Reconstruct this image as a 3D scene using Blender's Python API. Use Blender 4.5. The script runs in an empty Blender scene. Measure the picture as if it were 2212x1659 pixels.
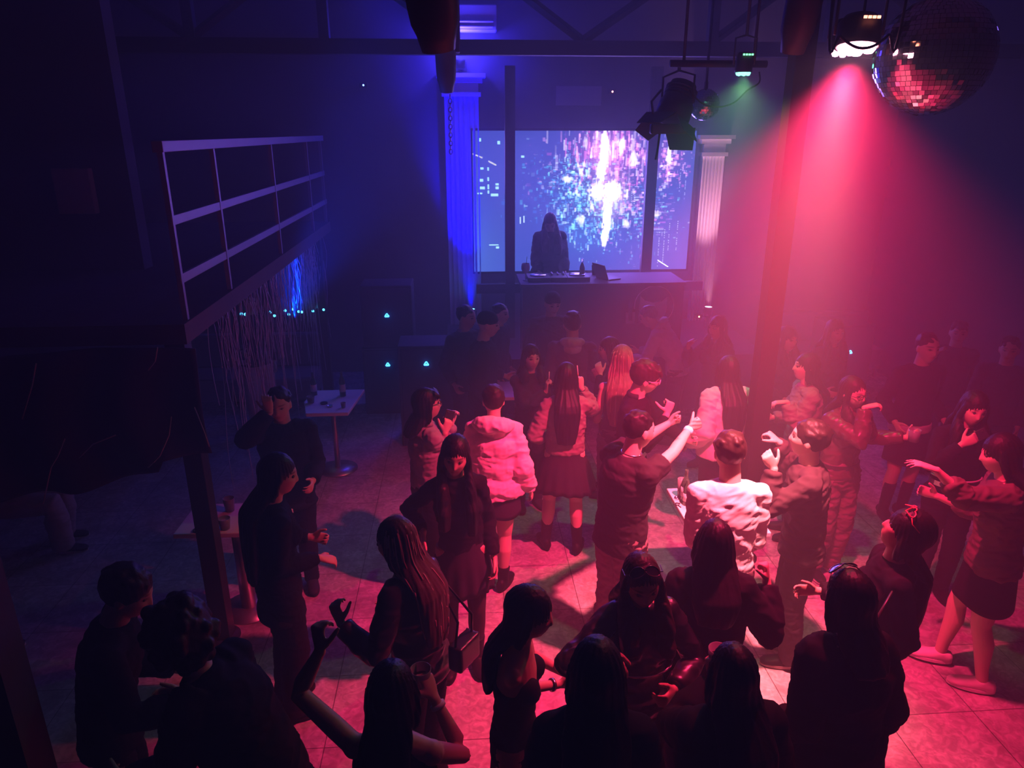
import bpy, math, random
import numpy as np
from mathutils import Vector, Matrix
random.seed(7); rng = np.random.default_rng(7)
scene = bpy.context.scene
COL = scene.collection
# ------------------------------------------------------------------ camera, world, exposure
IW, IH, FPX = 2212, 1659, 1560.0
PITCH, YAW, CZ = math.radians(19.3), math.radians(4.08), 3.3
cf = np.array([math.sin(YAW)*math.cos(PITCH), math.cos(YAW)*math.cos(PITCH), -math.sin(PITCH)])
cr = np.array([math.cos(YAW), -math.sin(YAW), 0.0]); cu = np.cross(cr, cf)
CAM = np.array([0, 0, CZ])
cam_data = bpy.data.cameras.new('camera'); cam = bpy.data.objects.new('camera', cam_data); COL.objects.link(cam)
cam.location = CAM; cam.rotation_euler = (math.pi/2-PITCH, 0, -YAW)
cam_data.sensor_width = 36; cam_data.lens = FPX/IW*36; cam_data.clip_start = .05; cam_data.clip_end = 60
scene.camera = cam
HAZE = 0.055
world = bpy.data.worlds.new('world'); scene.world = world; world.use_nodes = True
wn = world.node_tree; wn.nodes.clear()
wo = wn.nodes.new('ShaderNodeOutputWorld'); bg = wn.nodes.new('ShaderNodeBackground')
bg.inputs[0].default_value = (.004, .003, .012, 1); bg.inputs[1].default_value = .3
vs = wn.nodes.new('ShaderNodeVolumeScatter'); vs.inputs['Color'].default_value = (.9, .9, .9, 1)
vs.inputs['Density'].default_value = HAZE; vs.inputs['Anisotropy'].default_value = .25
wn.links.new(bg.outputs[0], wo.inputs[0]); wn.links.new(vs.outputs[0], wo.inputs['Volume'])
scene.view_settings.view_transform = 'Standard'; scene.view_settings.look = 'None'
scene.view_settings.exposure = 0.0; scene.view_settings.gamma = 1; scene.view_settings.use_curve_mapping = False
cy = scene.cycles
cy.use_denoising = True; cy.max_bounces = 4; cy.diffuse_bounces = 2; cy.glossy_bounces = 2
cy.transmission_bounces = 4; cy.volume_bounces = 0; cy.transparent_max_bounces = 8
cy.caustics_reflective = False; cy.caustics_refractive = False
cy.sample_clamp_indirect = 3; cy.use_light_tree = True; cy.use_adaptive_sampling = True; cy.adaptive_threshold = .035

def ray(px, py): return cf+cr*(px-IW/2)/FPX-cu*(py-IH/2)/FPX
def at_z(px, py, z): d = ray(px, py); return CAM+d*((z-CZ)/d[2])
def at_y(px, py, y): d = ray(px, py); return CAM+d*(y/d[1])
def proj(p):
    q = np.array(p)-CAM; w = q@cf
    return IW/2+FPX*(q@cr)/w, IH/2-FPX*(q@cu)/w

def light(name, kind, loc, color, energy, target=None, size=.05, angle=None, blend=.5, vol=1.0):
    d = bpy.data.lights.new(name, kind); d.color = color; d.energy = energy
    if kind in ('SPOT', 'POINT'): d.shadow_soft_size = size
    if kind == 'SPOT': d.spot_size = math.radians(angle); d.spot_blend = blend
    if kind == 'AREA': d.size = size
    d.volume_factor = min(vol, 1)
    if vol > 1: d.energy = energy*vol; d.diffuse_factor = d.specular_factor = 1/vol   # this lamp shows mostly in the haze
    o = bpy.data.objects.new(name, d); COL.objects.link(o); o.location = loc
    if target is not None:
        v = Vector(target)-Vector(loc); o.rotation_euler = v.to_track_quat('-Z', 'Y').to_euler()
    return o

# ------------------------------------------------------------------ materials
MATS = {}
def mat(key, color, rough=.7, spec=.3, metal=0, noise=0, nscale=20, bump=0, emit=None, estr=0, alpha=None, trans=0, sheen=0, stretch=None, attr=None):
    if key in MATS: return MATS[key]
    m = bpy.data.materials.new(key); m.use_nodes = True; nt = m.node_tree; b = nt.nodes['Principled BSDF']
    b.inputs['Base Color'].default_value = (*color, 1); b.inputs['Roughness'].default_value = rough
    b.inputs['Specular IOR Level'].default_value = spec; b.inputs['Metallic'].default_value = metal
    if sheen: b.inputs['Sheen Weight'].default_value = sheen
    if emit: b.inputs['Emission Color'].default_value = (*emit, 1); b.inputs['Emission Strength'].default_value = estr
    if trans: b.inputs['Transmission Weight'].default_value = trans; b.inputs['IOR'].default_value = 1.3
    if noise or bump:
        tc = nt.nodes.new('ShaderNodeTexCoord'); mp = nt.nodes.new('ShaderNodeMapping'); nz = nt.nodes.new('ShaderNodeTexNoise')
        nz.inputs['Scale'].default_value = nscale; nz.inputs['Detail'].default_value = 4
        if stretch: mp.inputs['Scale'].default_value = stretch
        nt.links.new(tc.outputs['Object'], mp.inputs[0]); nt.links.new(mp.outputs[0], nz.inputs['Vector'])
        if noise:
            mx = nt.nodes.new('ShaderNodeMix'); mx.data_type = 'RGBA'
            mx.inputs[6].default_value = (*[c*(1-noise) for c in color], 1); mx.inputs[7].default_value = (*[min(1, c*(1+noise)) for c in color], 1)
            nt.links.new(nz.outputs[0], mx.inputs[0]); nt.links.new(mx.outputs[2], b.inputs['Base Color'])
        if bump:
            bp = nt.nodes.new('ShaderNodeBump'); bp.inputs['Strength'].default_value = bump; bp.inputs['Distance'].default_value = .01
            nt.links.new(nz.outputs[0], bp.inputs['Height']); nt.links.new(bp.outputs[0], b.inputs['Normal'])
    if attr:
        at = nt.nodes.new('ShaderNodeVertexColor'); at.layer_name = attr
        nt.links.new(at.outputs[0], b.inputs['Base Color'])
    MATS[key] = m; return m

# ------------------------------------------------------------------ mesh building
class MB:
    """collects closed pieces (numpy verts, faces) for one mesh"""
    def __init__(s): s.v = []; s.f = []; s.n = 0
    def add(s, V, Fs):
        s.v.append(np.asarray(V, float)); s.f += [tuple(i+s.n for i in f) for f in Fs]; s.n += len(V)
    def box(s, lo, hi, M=None):
        x0, y0, z0 = lo; x1, y1, z1 = hi
        V = np.array([(x0,y0,z0),(x1,y0,z0),(x1,y1,z0),(x0,y1,z0),(x0,y0,z1),(x1,y0,z1),(x1,y1,z1),(x0,y1,z1)], float)
        if M is not None: V = V@np.array(M[0]).T+M[1]
        s.add(V, [(0,3,2,1),(4,5,6,7),(0,1,5,4),(1,2,6,5),(2,3,7,6),(3,0,4,7)])
    def loft(s, secs, n=20):
        """secs: list of (centre, axis_u, axis_v, ru, rv)"""
        V = []; t = np.linspace(0, 2*math.pi, n, endpoint=False); c, si = np.cos(t)[:, None], np.sin(t)[:, None]
        for (p, a, b, ra, rb) in secs: V.append(np.asarray(p)[None]+c*np.asarray(a)[None]*ra+si*np.asarray(b)[None]*rb)
        k = len(secs); V = np.vstack(V+[np.asarray(secs[0][0])[None], np.asarray(secs[-1][0])[None]])
        Fs = []
        for i in range(k-1):
            for j in range(n):
                j2 = (j+1) % n; Fs.append((i*n+j, i*n+j2, (i+1)*n+j2, (i+1)*n+j))
        for j in range(n):
            j2 = (j+1) % n; Fs.append((k*n, j2, j)); Fs.append((k*n+1, (k-1)*n+j, (k-1)*n+j2))
        s.add(V, Fs)
    def tube(s, pts, rads, n=14, up=(0, 0, 1), flat=1.0):
        """round tube through points, parallel-ish frames; flat scales second axis"""
        pts = [np.asarray(p, float) for p in pts]; secs = []; ref = np.array(up, float)
        if not hasattr(rads, '__len__'): rads = [rads]*len(pts)
        prev = None
        for i, p in enumerate(pts):
            d = pts[min(i+1, len(pts)-1)]-pts[max(i-1, 0)]; L = np.linalg.norm(d); d = d/(L if L > 1e-9 else 1)
            if prev is None:
                a = np.cross(d, ref)
                if np.linalg.norm(a) < .05: a = np.cross(d, [1, .1, 0])
            else: a = prev-d*(prev@d)
            a = a/np.linalg.norm(a); b = np.cross(d, a); prev = a
            secs.append((p, a, b, rads[i], rads[i]*flat))
        s.loft(secs, n)
    def ball(s, c, r, n=16, m=10, R=None):
        r = np.array([r]*3 if not hasattr(r, '__len__') else r, float); V = [(0, 0, 1)]
        for i in range(1, m):
            th = math.pi*i/m
            for j in range(n): V.append((math.sin(th)*math.cos(2*math.pi*j/n), math.sin(th)*math.sin(2*math.pi*j/n), math.cos(th)))
        V.append((0, 0, -1)); V = np.array(V)*r
        if R is not None: V = V@np.asarray(R).T
        V = V+np.asarray(c); Fs = []
        for j in range(n): Fs.append((0, 1+j, 1+(j+1) % n))
        for i in range(m-2):
            for j in range(n): a = 1+i*n; Fs.append((a+j, a+n+j, a+n+(j+1) % n, a+(j+1) % n))
        l = len(V)-1; a = 1+(m-2)*n
        for j in range(n): Fs.append((l, a+(j+1) % n, a+j))
        s.add(V, Fs)
    def lathe(s, prof, c=(0, 0, 0), n=24, R=None):
        """closed profile list (r, z)"""
        V = []
        for r, z in prof:
            for j in range(n): V.append((r*math.cos(2*math.pi*j/n), r*math.sin(2*math.pi*j/n), z))
        V = np.array(V); k = len(prof)
        if R is not None: V = V@np.asarray(R).T
        V = V+np.asarray(c)
        Fs = [(i*n+j, i*n+(j+1) % n, (i+1)*n+(j+1) % n, (i+1)*n+j) for i in range(k-1) for j in range(n)]
        s.add(V, Fs)
    def mesh(s, name, smooth=True):
        me = bpy.data.meshes.new(name); V = np.vstack(s.v); me.from_pydata(V.tolist(), [], s.f); me.update()
        if smooth: me.shade_smooth()
        return me

def link(name, me, m=None, parent=None, loc=None):
    o = bpy.data.objects.new(name, me); COL.objects.link(o)
    if m is not None and me is not None: me.materials.clear(); me.materials.append(m)
    if parent is not None: o.parent = parent
    if loc is not None: o.location = loc
    return o
def tag(o, label=None, cat=None, group=None, kind=None):
    if label: o['label'] = label
    if cat: o['category'] = cat
    if group: o['group'] = group
    if kind: o['kind'] = kind
    return o
def empty(name, loc, rz=0):
    o = bpy.data.objects.new(name, None); COL.objects.link(o); o.location = loc; o.rotation_euler = (0, 0, rz); o.empty_display_size = .1
    return o
def obj(name, mb, m, parent=None, loc=None, smooth=True, bevel=0, sharp=None):
    me = mb.mesh(name, smooth); o = link(name, me, m, parent, loc)
    if bevel:
        b = o.modifiers.new('b', 'BEVEL'); b.width = bevel; b.segments = 2; b.limit_method = 'ANGLE'
    if sharp is not None: me.set_sharp_from_angle(angle=math.radians(sharp))
    return o
def copy_tree(o, parent=None):
    c = o.copy(); COL.objects.link(c)
    if parent is not None: c.parent = parent
    for ch in list(o.children): copy_tree(ch, c)
    return c

def remesh(mb, vox, smooth=3, adapt=0):
    """one continuous surface out of the overlapping closed pieces"""
    me = mb.mesh('tmp', False); o = bpy.data.objects.new('tmp', me); COL.objects.link(o)
    r = o.modifiers.new('r', 'REMESH'); r.mode = 'VOXEL'; r.voxel_size = vox
    if smooth:
        sm = o.modifiers.new('s', 'SMOOTH'); sm.factor = .5; sm.iterations = smooth
    dg = bpy.context.evaluated_depsgraph_get(); out = bpy.data.meshes.new_from_object(o.evaluated_get(dg))
    bpy.data.objects.remove(o); bpy.data.meshes.remove(me); out.shade_smooth(); return out
def getv(me): a = np.empty(len(me.vertices)*3, np.float32); me.vertices.foreach_get('co', a); return a.reshape(-1, 3).astype(float)
def getn(me): a = np.empty(len(me.vertices)*3, np.float32); me.vertex_normals.foreach_get('vector', a); return a.reshape(-1, 3).astype(float)
def setv(me, V): me.vertices.foreach_set('co', V.astype(np.float32).ravel()); me.update()
def snoise(P, scale, seed, octaves=3, stretch=(1, 1, 1)):
    """smooth pseudo noise from warped sines, about -1..1"""
    r = np.random.default_rng(seed); out = np.zeros(len(P)); amp = 1; tot = 0; Q = P*np.array(stretch)*scale
    for o in range(octaves):
        acc = 0
        w = np.sin(Q@r.normal(size=(3, 3))*1.3+r.uniform(0, 6, 3))
        for k in range(3):
            d = r.normal(size=3); d /= np.linalg.norm(d); acc = acc+np.sin((Q+w*.8)@d*2.2+r.uniform(0, 6))
        out += amp*acc/3; tot += amp; amp *= .55; Q = Q*2.1
    return out/tot
def wrinkle(me, amp, scale, seed, stretch=(1, 1, 1.6), ridged=True):
    V = getv(me); N = getn(me); n = snoise(V, scale, seed, 3, stretch)
    if ridged: n = 1-2*np.abs(n)**.8
    setv(me, V+N*(n*amp)[:, None])
VRED, VBEAM, VCORE = .06, .01, .01
# ------------------------------------------------------------------ the room
def struct(name, lo, hi, m, bevel=0):
    b = MB(); b.box(lo, hi); o = obj(name, b, m, smooth=False, bevel=bevel); o['kind'] = 'structure'; return o
def floor_material():
    m = bpy.data.materials.new('stone_vinyl_floor'); m.use_nodes = True; nt = m.node_tree; b = nt.nodes['Principled BSDF']
    N = nt.nodes.new; L = nt.links.new
    tc = N('ShaderNodeTexCoord'); br = N('ShaderNodeTexBrick'); br.offset = 0
    for k, v in (('Scale', 1), ('Mortar Size', .0035), ('Mortar Smooth', .3), ('Brick Width', .55), ('Row Height', .575)): br.inputs[k].default_value = v
    br.inputs['Color1'].default_value = (1, 1, 1, 1); br.inputs['Color2'].default_value = (.84, .84, .84, 1); br.inputs['Mortar'].default_value = (.28, .28, .28, 1)
    mp = N('ShaderNodeMapping'); mp.inputs['Location'].default_value = (.285, .2, 0)
    L(tc.outputs['Object'], mp.inputs[0]); L(mp.outputs[0], br.inputs['Vector'])
    n1 = N('ShaderNodeTexNoise'); n1.inputs['Scale'].default_value = 3.2; n1.inputs['Detail'].default_value = 8; n1.inputs['Roughness'].default_value = .65; n1.inputs['Distortion'].default_value = .8
    L(tc.outputs['Object'], n1.inputs['Vector'])
    n2 = N('ShaderNodeTexNoise'); n2.inputs['Scale'].default_value = 17; n2.inputs['Detail'].default_value = 6; n2.inputs['Distortion'].default_value = 1.5
    L(tc.outputs['Object'], n2.inputs['Vector'])
    rp = N('ShaderNodeValToRGB'); e = rp.color_ramp.elements
    e[0].position = .3; e[0].color = (.28, .26, .25, 1); e[1].position = .72; e[1].color = (.55, .52, .50, 1); L(n1.outputs[0], rp.inputs[0])
    r2 = N('ShaderNodeValToRGB'); e = r2.color_ramp.elements
    e[0].position = .4; e[0].color = (.78, .78, .78, 1); e[1].position = .68; e[1].color = (1.3, 1.3, 1.3, 1); L(n2.outputs[0], r2.inputs[0])
    m1 = N('ShaderNodeMix'); m1.data_type = 'RGBA'; m1.blend_type = 'MULTIPLY'; m1.inputs[0].default_value = 1; L(rp.outputs[0], m1.inputs[6]); L(r2.outputs[0], m1.inputs[7])
    m2 = N('ShaderNodeMix'); m2.data_type = 'RGBA'; m2.blend_type = 'MULTIPLY'; m2.inputs[0].default_value = 1; L(m1.outputs[2], m2.inputs[6]); L(br.outputs[0], m2.inputs[7])
    L(m2.outputs[2], b.inputs['Base Color']); b.inputs['Roughness'].default_value = .5; b.inputs['Specular IOR Level'].default_value = .25
    bp = N('ShaderNodeBump'); bp.inputs['Strength'].default_value = .35; bp.inputs['Distance'].default_value = .004; L(n2.outputs[0], bp.inputs['Height']); L(bp.outputs[0], b.inputs['Normal'])
    return m
M_WALL = mat('dark_wall_paint', (.06, .055, .07), .85, noise=.25, nscale=3, bump=.15)
M_BACK = mat('plum_wall_paint', (.13, .12, .15), .85, noise=.2, nscale=2.5, bump=.15)
M_BLACK = mat('black_painted_steel', (.03, .03, .033), .55, .3)
M_CEIL = mat('dark_ceiling_paint', (.10, .12, .17), .9, noise=.3, nscale=2)
M_RAIL = mat('grey_steel_rail', (.26, .27, .33), .45, .5, noise=.08, nscale=9)
M_PIL = mat('maroon_steel_pillar', (.014, .008, .01), .8, .1, noise=.2, nscale=6)
struct('floor', (-5, -1.6, -.2), (6.2, 10.3, 0), floor_material())
struct('ceiling', (-5, -1.6, 5.2), (6.2, 10.3, 5.35), M_CEIL)
struct('wall_back', (-5, 10.1, 0), (6.2, 10.3, 5.2), M_BACK)
struct('wall_left', (-5.1, -1.6, 0), (-4.9, 10.3, 5.2), M_WALL)
struct('wall_right', (6.0, -1.6, 0), (6.2, 10.3, 5.2), M_WALL)
struct('wall_front', (-5, -1.75, 0), (6.2, -1.6, 5.2), M_WALL)
struct('trim_1', (-4.9, 8.0, 4.03), (6.0, 8.12, 4.17), M_BLACK)           # truss bottom chord
struct('trim_2', (-4.9, 8.0, 5.05), (6.0, 8.12, 5.2), M_BLACK)
for i, x in enumerate((-3.9, -2.6, -1.3, 0.0, 2.65, 3.9, 5.2)):
    struct('trim_%d' % (3+i), (x-.05, 8.01, 4.17), (x+.05, 8.11, 5.05), M_BLACK)
b = MB()
for x0, z0, x1, z1 in ((-3.9,5.05,-2.6,4.17),(-2.6,4.17,-1.3,5.05),(-1.3,5.05,0,4.17),(0,5.05,1.3,4.17),(1.3,4.17,2.65,5.05),(2.65,4.17,3.9,5.05),(3.9,5.05,5.2,4.17)):
    b.tube([(x0, 8.06, z0), (x1, 8.06, z1)], .045, 4)
o = obj('trim_10', b, M_BLACK, smooth=False); o['kind'] = 'structure'
# purlins seen above the truss
for i, (y, z) in enumerate(((2.6, 5.1), (5.3, 5.1))): struct('trim_%d' % (11+i), (-4.9, y, z-.12), (6.0, y+.1, z+.1), M_BLACK)
# gallery on the left, with its own floor slab and rail
SX = -1.61
M_SLAB = mat('gallery_slab_paint', (.09, .07, .06), .8, noise=.3, nscale=5)
s = struct('floor_gallery', (-4.9, 4.2, 2.12), (SX, 9.3, 2.24), M_SLAB)
def rail():
    e = empty('gallery_railing', (SX-.03, 4.3, 2.24)); tag(e, 'grey steel railing with three long bars along the dark gallery edge', 'railing')
    def part(n, lo, hi):
        b = MB(); b.box(lo, hi); obj(n, b, M_RAIL, e, smooth=False, bevel=.003)
    part('top_rail', (-.03, -.02, .95), (.03, 5, 1.01))
    part('cross_bar', (-.012, .0, .55), (.012, 5, .605)); part('cross_bar', (-.012, 0, .215), (.012, 5, .27))
    for y in (.02, .9, 2.48, 4.05, 4.9):
        b = MB(); b.box((-.015, y-.015, -.1), (.015, y+.015, .95)); obj('post', b, M_RAIL, e, smooth=False)
rail()
def post(name, x, y, z0, z1, w, m, label, base=True):
    b = MB(); b.box((-w/2, -w/2, z0), (w/2, w/2, z1)); o = obj(name, b, m, smooth=False, loc=(x, y, 0), bevel=.004)
    o['kind'] = 'structure'
    if base:
        c = MB(); c.lathe([(0, .0), (w*.95, 0), (w*.95, .012), (0, .012)]); obj('base_plate', c, m, o)
    return o
p = post('pillar_gallery', -1.69, 4.27, 0, 2.12, .115, M_BLACK, '')
p = post('pillar_dance_floor', 2.24, 4.98, 0, 5.2, .13, M_PIL, '')
p2 = post('pillar_gallery', -1.69, 8.7, 0, 2.12, .115, M_BLACK, '')
# near left wall return: the black area at the photograph's left edge
struct('wall_near_left', (-4.9, 2.2, 0), (-1.66, 2.35, 5.2), M_WALL)
# ------------------------------------------------------------------ stage, screen, booth
M_STAGE = mat('black_stage_carpet', (.05, .045, .06), .9, noise=.3, nscale=30)
struct('floor_stage', (-.2, 8.3, 0), (3.75, 10.1, .7), M_STAGE)
def screen():
    Wd, Hd = 420, 262
    r = np.random.default_rng(11); yy, xx = np.mgrid[0:Hd, 0:Wd]; u = xx/Wd; v = yy/Hd
    I = np.zeros((Hd, Wd, 3)); base = np.array([.07, .12, .68])
    I += base*(1+.25*(v[..., None]-.4)); I *= (1-.45*np.exp(-((u-.55)/.2)**2-((v-.45)/.3)**2))[..., None]; I += np.exp(-((u-.95)**2/.03+(v-.8)**2/.08))[..., None]*np.array([.07, .02, .03])
    I += np.exp(-(u**2/.02+(v-.9)**2/.1))[..., None]*np.array([.02, .08, .15])
    def glow(cu_, cv, su, sv, col, k): 
        nonlocal I; I += np.exp(-((u-cu_)/su)**2-((v-cv)/sv)**2)[..., None]*np.array(col)*k
    glow(.60, .15, .12, .16, (.55, .08, .35), .9); glow(.62, .46, .07, .13, (.9, .6, .9), .9); glow(.585, .16, .05, .12, (.8, .3, .7), .7); glow(.47, .42, .1, .16, (0, .18, .4), .5)
    glow(.5, .72, .15, .14, (0, .25, .5), .35); glow(.86, .2, .1, .12, (.5, .05, .3), .35)
    def streaks(n, cu_, cv, su, sv, cols, lw, lh, k, edge=False):
        nonlocal I
        for _ in range(n):
            x = int((cu_+r.normal()*su)*Wd); y = int((cv+r.normal()*sv)*Hd); w = max(1, int(abs(r.normal())*lw+1)); h = max(1, int(abs(r.normal())*lh+1))
            x0, x1, y0, y1 = max(0, x-w//2), min(Wd, x+w//2+1), max(0, y-h//2), min(Hd, y+h//2+1)
            if x1 > x0 and y1 > y0: I[y0:y1, x0:x1] += np.array(cols[r.integers(len(cols))])*k*r.uniform(.2, 1)
    pink = [(1, .15, .55), (1, .4, .8), (.9, .1, .4), (1, .8, 1)]; cyan = [(0, .7, 1), (.1, .9, .9), (.6, 1, 1), (0, .4, .8)]
    streaks(420, .62, .12, .11, .13, pink, 2, 14, .8); streaks(220, .89, .22, .04, .1, pink, 4, 4, .7); streaks(120, .74, .14, .05, .1, pink, 2, 9, .6)
    streaks(420, .64, .42, .10, .14, pink, 4, 4, .7); streaks(340, .46, .34, .06, .12, cyan, 3, 4, .7); streaks(150, .46, .45, .07, .12, cyan, 5, 3, .45)
    streaks(420, .55, .66, .11, .11, cyan, 2, 6, .7); streaks(160, .80, .56, .06, .08, pink+cyan, 8, 2, .55); streaks(140, .38, .3, .08, .1, pink+cyan, 4, 2, .35)
    streaks(90, .3, .45, .07, .15, cyan, 3, 3, .4); streaks(70, .74, .7, .07, .12, cyan+pink, 2, 3, .35); streaks(200, .6, .5, .16, .25, pink+cyan+[(1, 1, 1)], 5, 1, .4)
    for cu_, cv, su, sv, k in ((.585, .13, .018, .11, 1.6), (.575, .27, .022, .07, 1.5), (.56, .42, .028, .06, 1.6), (.63, .42, .035, .07, 1.8), (.61, .60, .018, .13, 1.9), (.50, .08, .01, .05, .9), (.66, .1, .012, .06, .9), (.72, .19, .018, .05, 1.6), (.42, .33, .02, .03, 1.5), (.88, .18, .012, .06, 1.2), (.49, .62, .018, .04, 1.0), (.7, .66, .015, .03, 1.0), (.84, .58, .02, .03, 1.0), (.6, .75, .012, .08, 1.2)):
        jag = snoise(np.stack([u.ravel()*45, v.ravel()*16, 0*u.ravel()], 1), 1.0, int(cu_*1000)).reshape(u.shape)*1.5
        g = np.exp(-((u-cu_)/(su*1.3))**2-((v-cv)/(sv*1.15))**2); blk = r.random((Hd//5+2, Wd//3+2)); blk = np.kron(blk, np.ones((5, 3)))[:Hd, :Wd]; bl2 = np.kron(r.random((Hd//14+2, Wd//2+2)), np.ones((14, 2)))[:Hd, :Wd]
        I += (np.clip(g*1.6-.2-.45*blk-.4*bl2+.1*jag, 0, 1))[..., None]*np.array([1, .88, 1])*k*(2.4 if sv > .05 else 1.1)
    # loose marks on the left strip and the dotted towers on the right
    for (x, y, w, h) in ((.03,.05,.008,.02),(.11,.07,.01,.02),(.035,.25,.012,.01),(.065,.25,.006,.02),(.065,.32,.006,.02),(.03,.33,.014,.015),(.1,.36,.014,.012),(.03,.385,.02,.015),(.065,.37,.006,.03),(.02,.425,.02,.01),(.08,.435,.03,.012),(.065,.41,.006,.02),(.1,.385,.012,.015),(.07,.8,.04,.005),(.1,.815,.012,.012),(.215,.17,.012,.012)):
        I[int(y*Hd):int((y+h)*Hd)+1, int(x*Wd):int((x+w)*Wd)+1] += (.35, 1, 1)
    for t in np.linspace(0, 1, 40):
        for (x, y) in ((t*.04, .155+t*.025), (.07+t*.03, .205+t*.025)): I[int(y*Hd):int(y*Hd)+2, int(x*Wd):int(x*Wd)+2] = (1, 1, 1)
        I[int((.93+t*.05)*Hd), int((.86+t*.05)*Wd):int((.86+t*.05)*Wd)+2] += (1, 1, 1)
    for x, y0, y1 in ((.86,.72,.98),(.885,.7,.95),(.905,.64,.86),(.945,.64,.86),(.965,.25,.45),(.94,.25,.45),(.72,.42,.52),(.735,.42,.52)):
        for y in np.arange(y0, y1, .014):
            if r.random() < .8: I[int(y*Hd):int(y*Hd)+2, int(x*Wd):int(x*Wd)+1] += (.8, .8, 1)
    for x, y in ((.21, .6), (.228, .595)): I[int(y*Hd):int((y+.05)*Hd), int(x*Wd):int(x*Wd)+2] += (.7, 1, 1)
    # horizontal smear of small tiles
    sm = I*2; sm[:, 1:] += I[:, :-1]; I = sm/3; I = np.clip(I, 0, 2.5); hot = np.clip(I.max(2)-.9, 0, 2)[..., None]*.35; I = I+hot
    x0, x1, z0, z1, Y = .19, 3.185, 1.455, 3.305, 10.0
    gx = np.linspace(x0, x1, Wd+1); gz = np.linspace(z1, z0, Hd+1)
    V = np.array([(x, Y, z) for z in gz for x in gx]); idx = np.arange((Wd+1)*(Hd+1)).reshape(Hd+1, Wd+1)
    Fq = np.stack([idx[1:, :-1], idx[1:, 1:], idx[:-1, 1:], idx[:-1, :-1]], -1).reshape(-1, 4)
    me = bpy.data.meshes.new('picture'); me.from_pydata(V.tolist(), [], Fq.tolist())
    ca = me.color_attributes.new('picture', 'FLOAT_COLOR', 'CORNER'); cols = np.ones((Hd*Wd, 4, 4)); cols[..., :3] = I.reshape(-1, 1, 3); ca.data.foreach_set('color', cols.ravel())
    m = bpy.data.materials.new('screen_picture'); m.use_nodes = True; nt = m.node_tree; nt.nodes.clear()
    out = nt.nodes.new('ShaderNodeOutputMaterial'); em = nt.nodes.new('ShaderNodeEmission'); vc = nt.nodes.new('ShaderNodeVertexColor'); vc.layer_name = 'picture'
    em.inputs[1].default_value = SCREEN_K; nt.links.new(vc.outputs[0], em.inputs[0]); nt.links.new(em.outputs[0], out.inputs[0])
    e = empty('projection_screen', ((x0+x1)/2, Y, z0)); tag(e, 'large lit screen showing a pink and cyan glitch city behind the booth', 'screen')
    o = link('picture', me, m, e); o.location = -e.location
    b = MB(); t = .03
    for lo, hi in (((x0-t, Y+.002, z0-t), (x1+t, Y+.05, z0)), ((x0-t, Y+.002, z1), (x1+t, Y+.05, z1+t)), ((x0-t, Y+.002, z0), (x0, Y+.05, z1)), ((x1, Y+.002, z0), (x1+t, Y+.05, z1)), ((x0, Y+.004, z0), (x1, Y+.05, z1))): b.box(lo, hi)
    f = obj('frame', b, M_BLACK, e, smooth=False); f.location = -e.location
    # the light the picture throws into the hazy room (the grid itself is split into too many faces to sample well)
SCREEN_K = 1.0
screen()
sl = light('screen_glow', 'AREA', (1.7, 9.9, 2.4), (.24, .12, 1.0), 18, (1.2, 5, 1.6), 2.2, vol=7.5); sl.data.spread = math.radians(140); sl.data.shape = 'RECTANGLE'; sl.data.size = 2.9; sl.data.size_y = 1.8
# two dark uprights standing in front of the screen
for i, (pxa, pxb) in enumerate(((1091, 1112), (1391, 1413))):
    a = at_y(pxa, 450, 9.3)[0]; c = at_y(pxb, 450, 9.3)[0]
    struct('pillar_screen.%03d' % i, (a, 9.26, .7), (c, 9.34, 4.03), M_BLACK)
struct('trim_20', (.2, 9.28, 1.30), (3.2, 9.34, 1.42), M_BLACK)
# fluted pilasters beside the screen
M_PLASTER = mat('white_plaster', (.75, .73, .74), .8, noise=.06, nscale=12)
def pilaster(x, w, z1, y=10.1):
    e = empty('trim_pilaster', (x, y, 0)); e['kind'] = 'structure'
    n = 7; b = MB(); P = []
    for i in range(n):
        for t in np.linspace(0, 1, 9)[:-1]: P.append((-w/2+w*(i+t)/n, -.12+.03*math.sin(math.pi*t)))
    P.append((w/2, -.12)); P = [(-w/2, 0)]+P+[(w/2, 0)]; k = len(P)
    V = [(a, c, z) for z in (.0, z1) for a, c in P]
    b.add(V, [(j, j+1, k+j+1, k+j) for j in range(k-1)]+[tuple(range(k, 2*k))]); obj('shaft', b, M_PLASTER, e, smooth=False)
    c = MB()
    for z0_, z1_, g in ((z1, z1+.05, .03), (z1+.05, z1+.16, .0), (z1+.16, z1+.22, .05), (z1+.22, z1+.27, .09)): c.box((-w/2-g, -.13-g, z0_), (w/2+g, 0, z1_))
    obj('capital', c, M_PLASTER, e, smooth=False)
    c = MB(); c.box((-w/2-.04, -.17, 0), (w/2+.04, 0, .18)); obj('plinth', c, M_PLASTER, e, smooth=False)
    return e
pilaster(.06, .44, 3.72); pilaster(3.44, .30, 2.98)
M_LEDB = mat('blue_lamp_face', (.1, .3, 1), emit=(.1, .45, 1), estr=14)
M_LEDW = mat('white_lamp_face', (1, .8, 1), emit=(1, .7, 1), estr=9)
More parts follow.
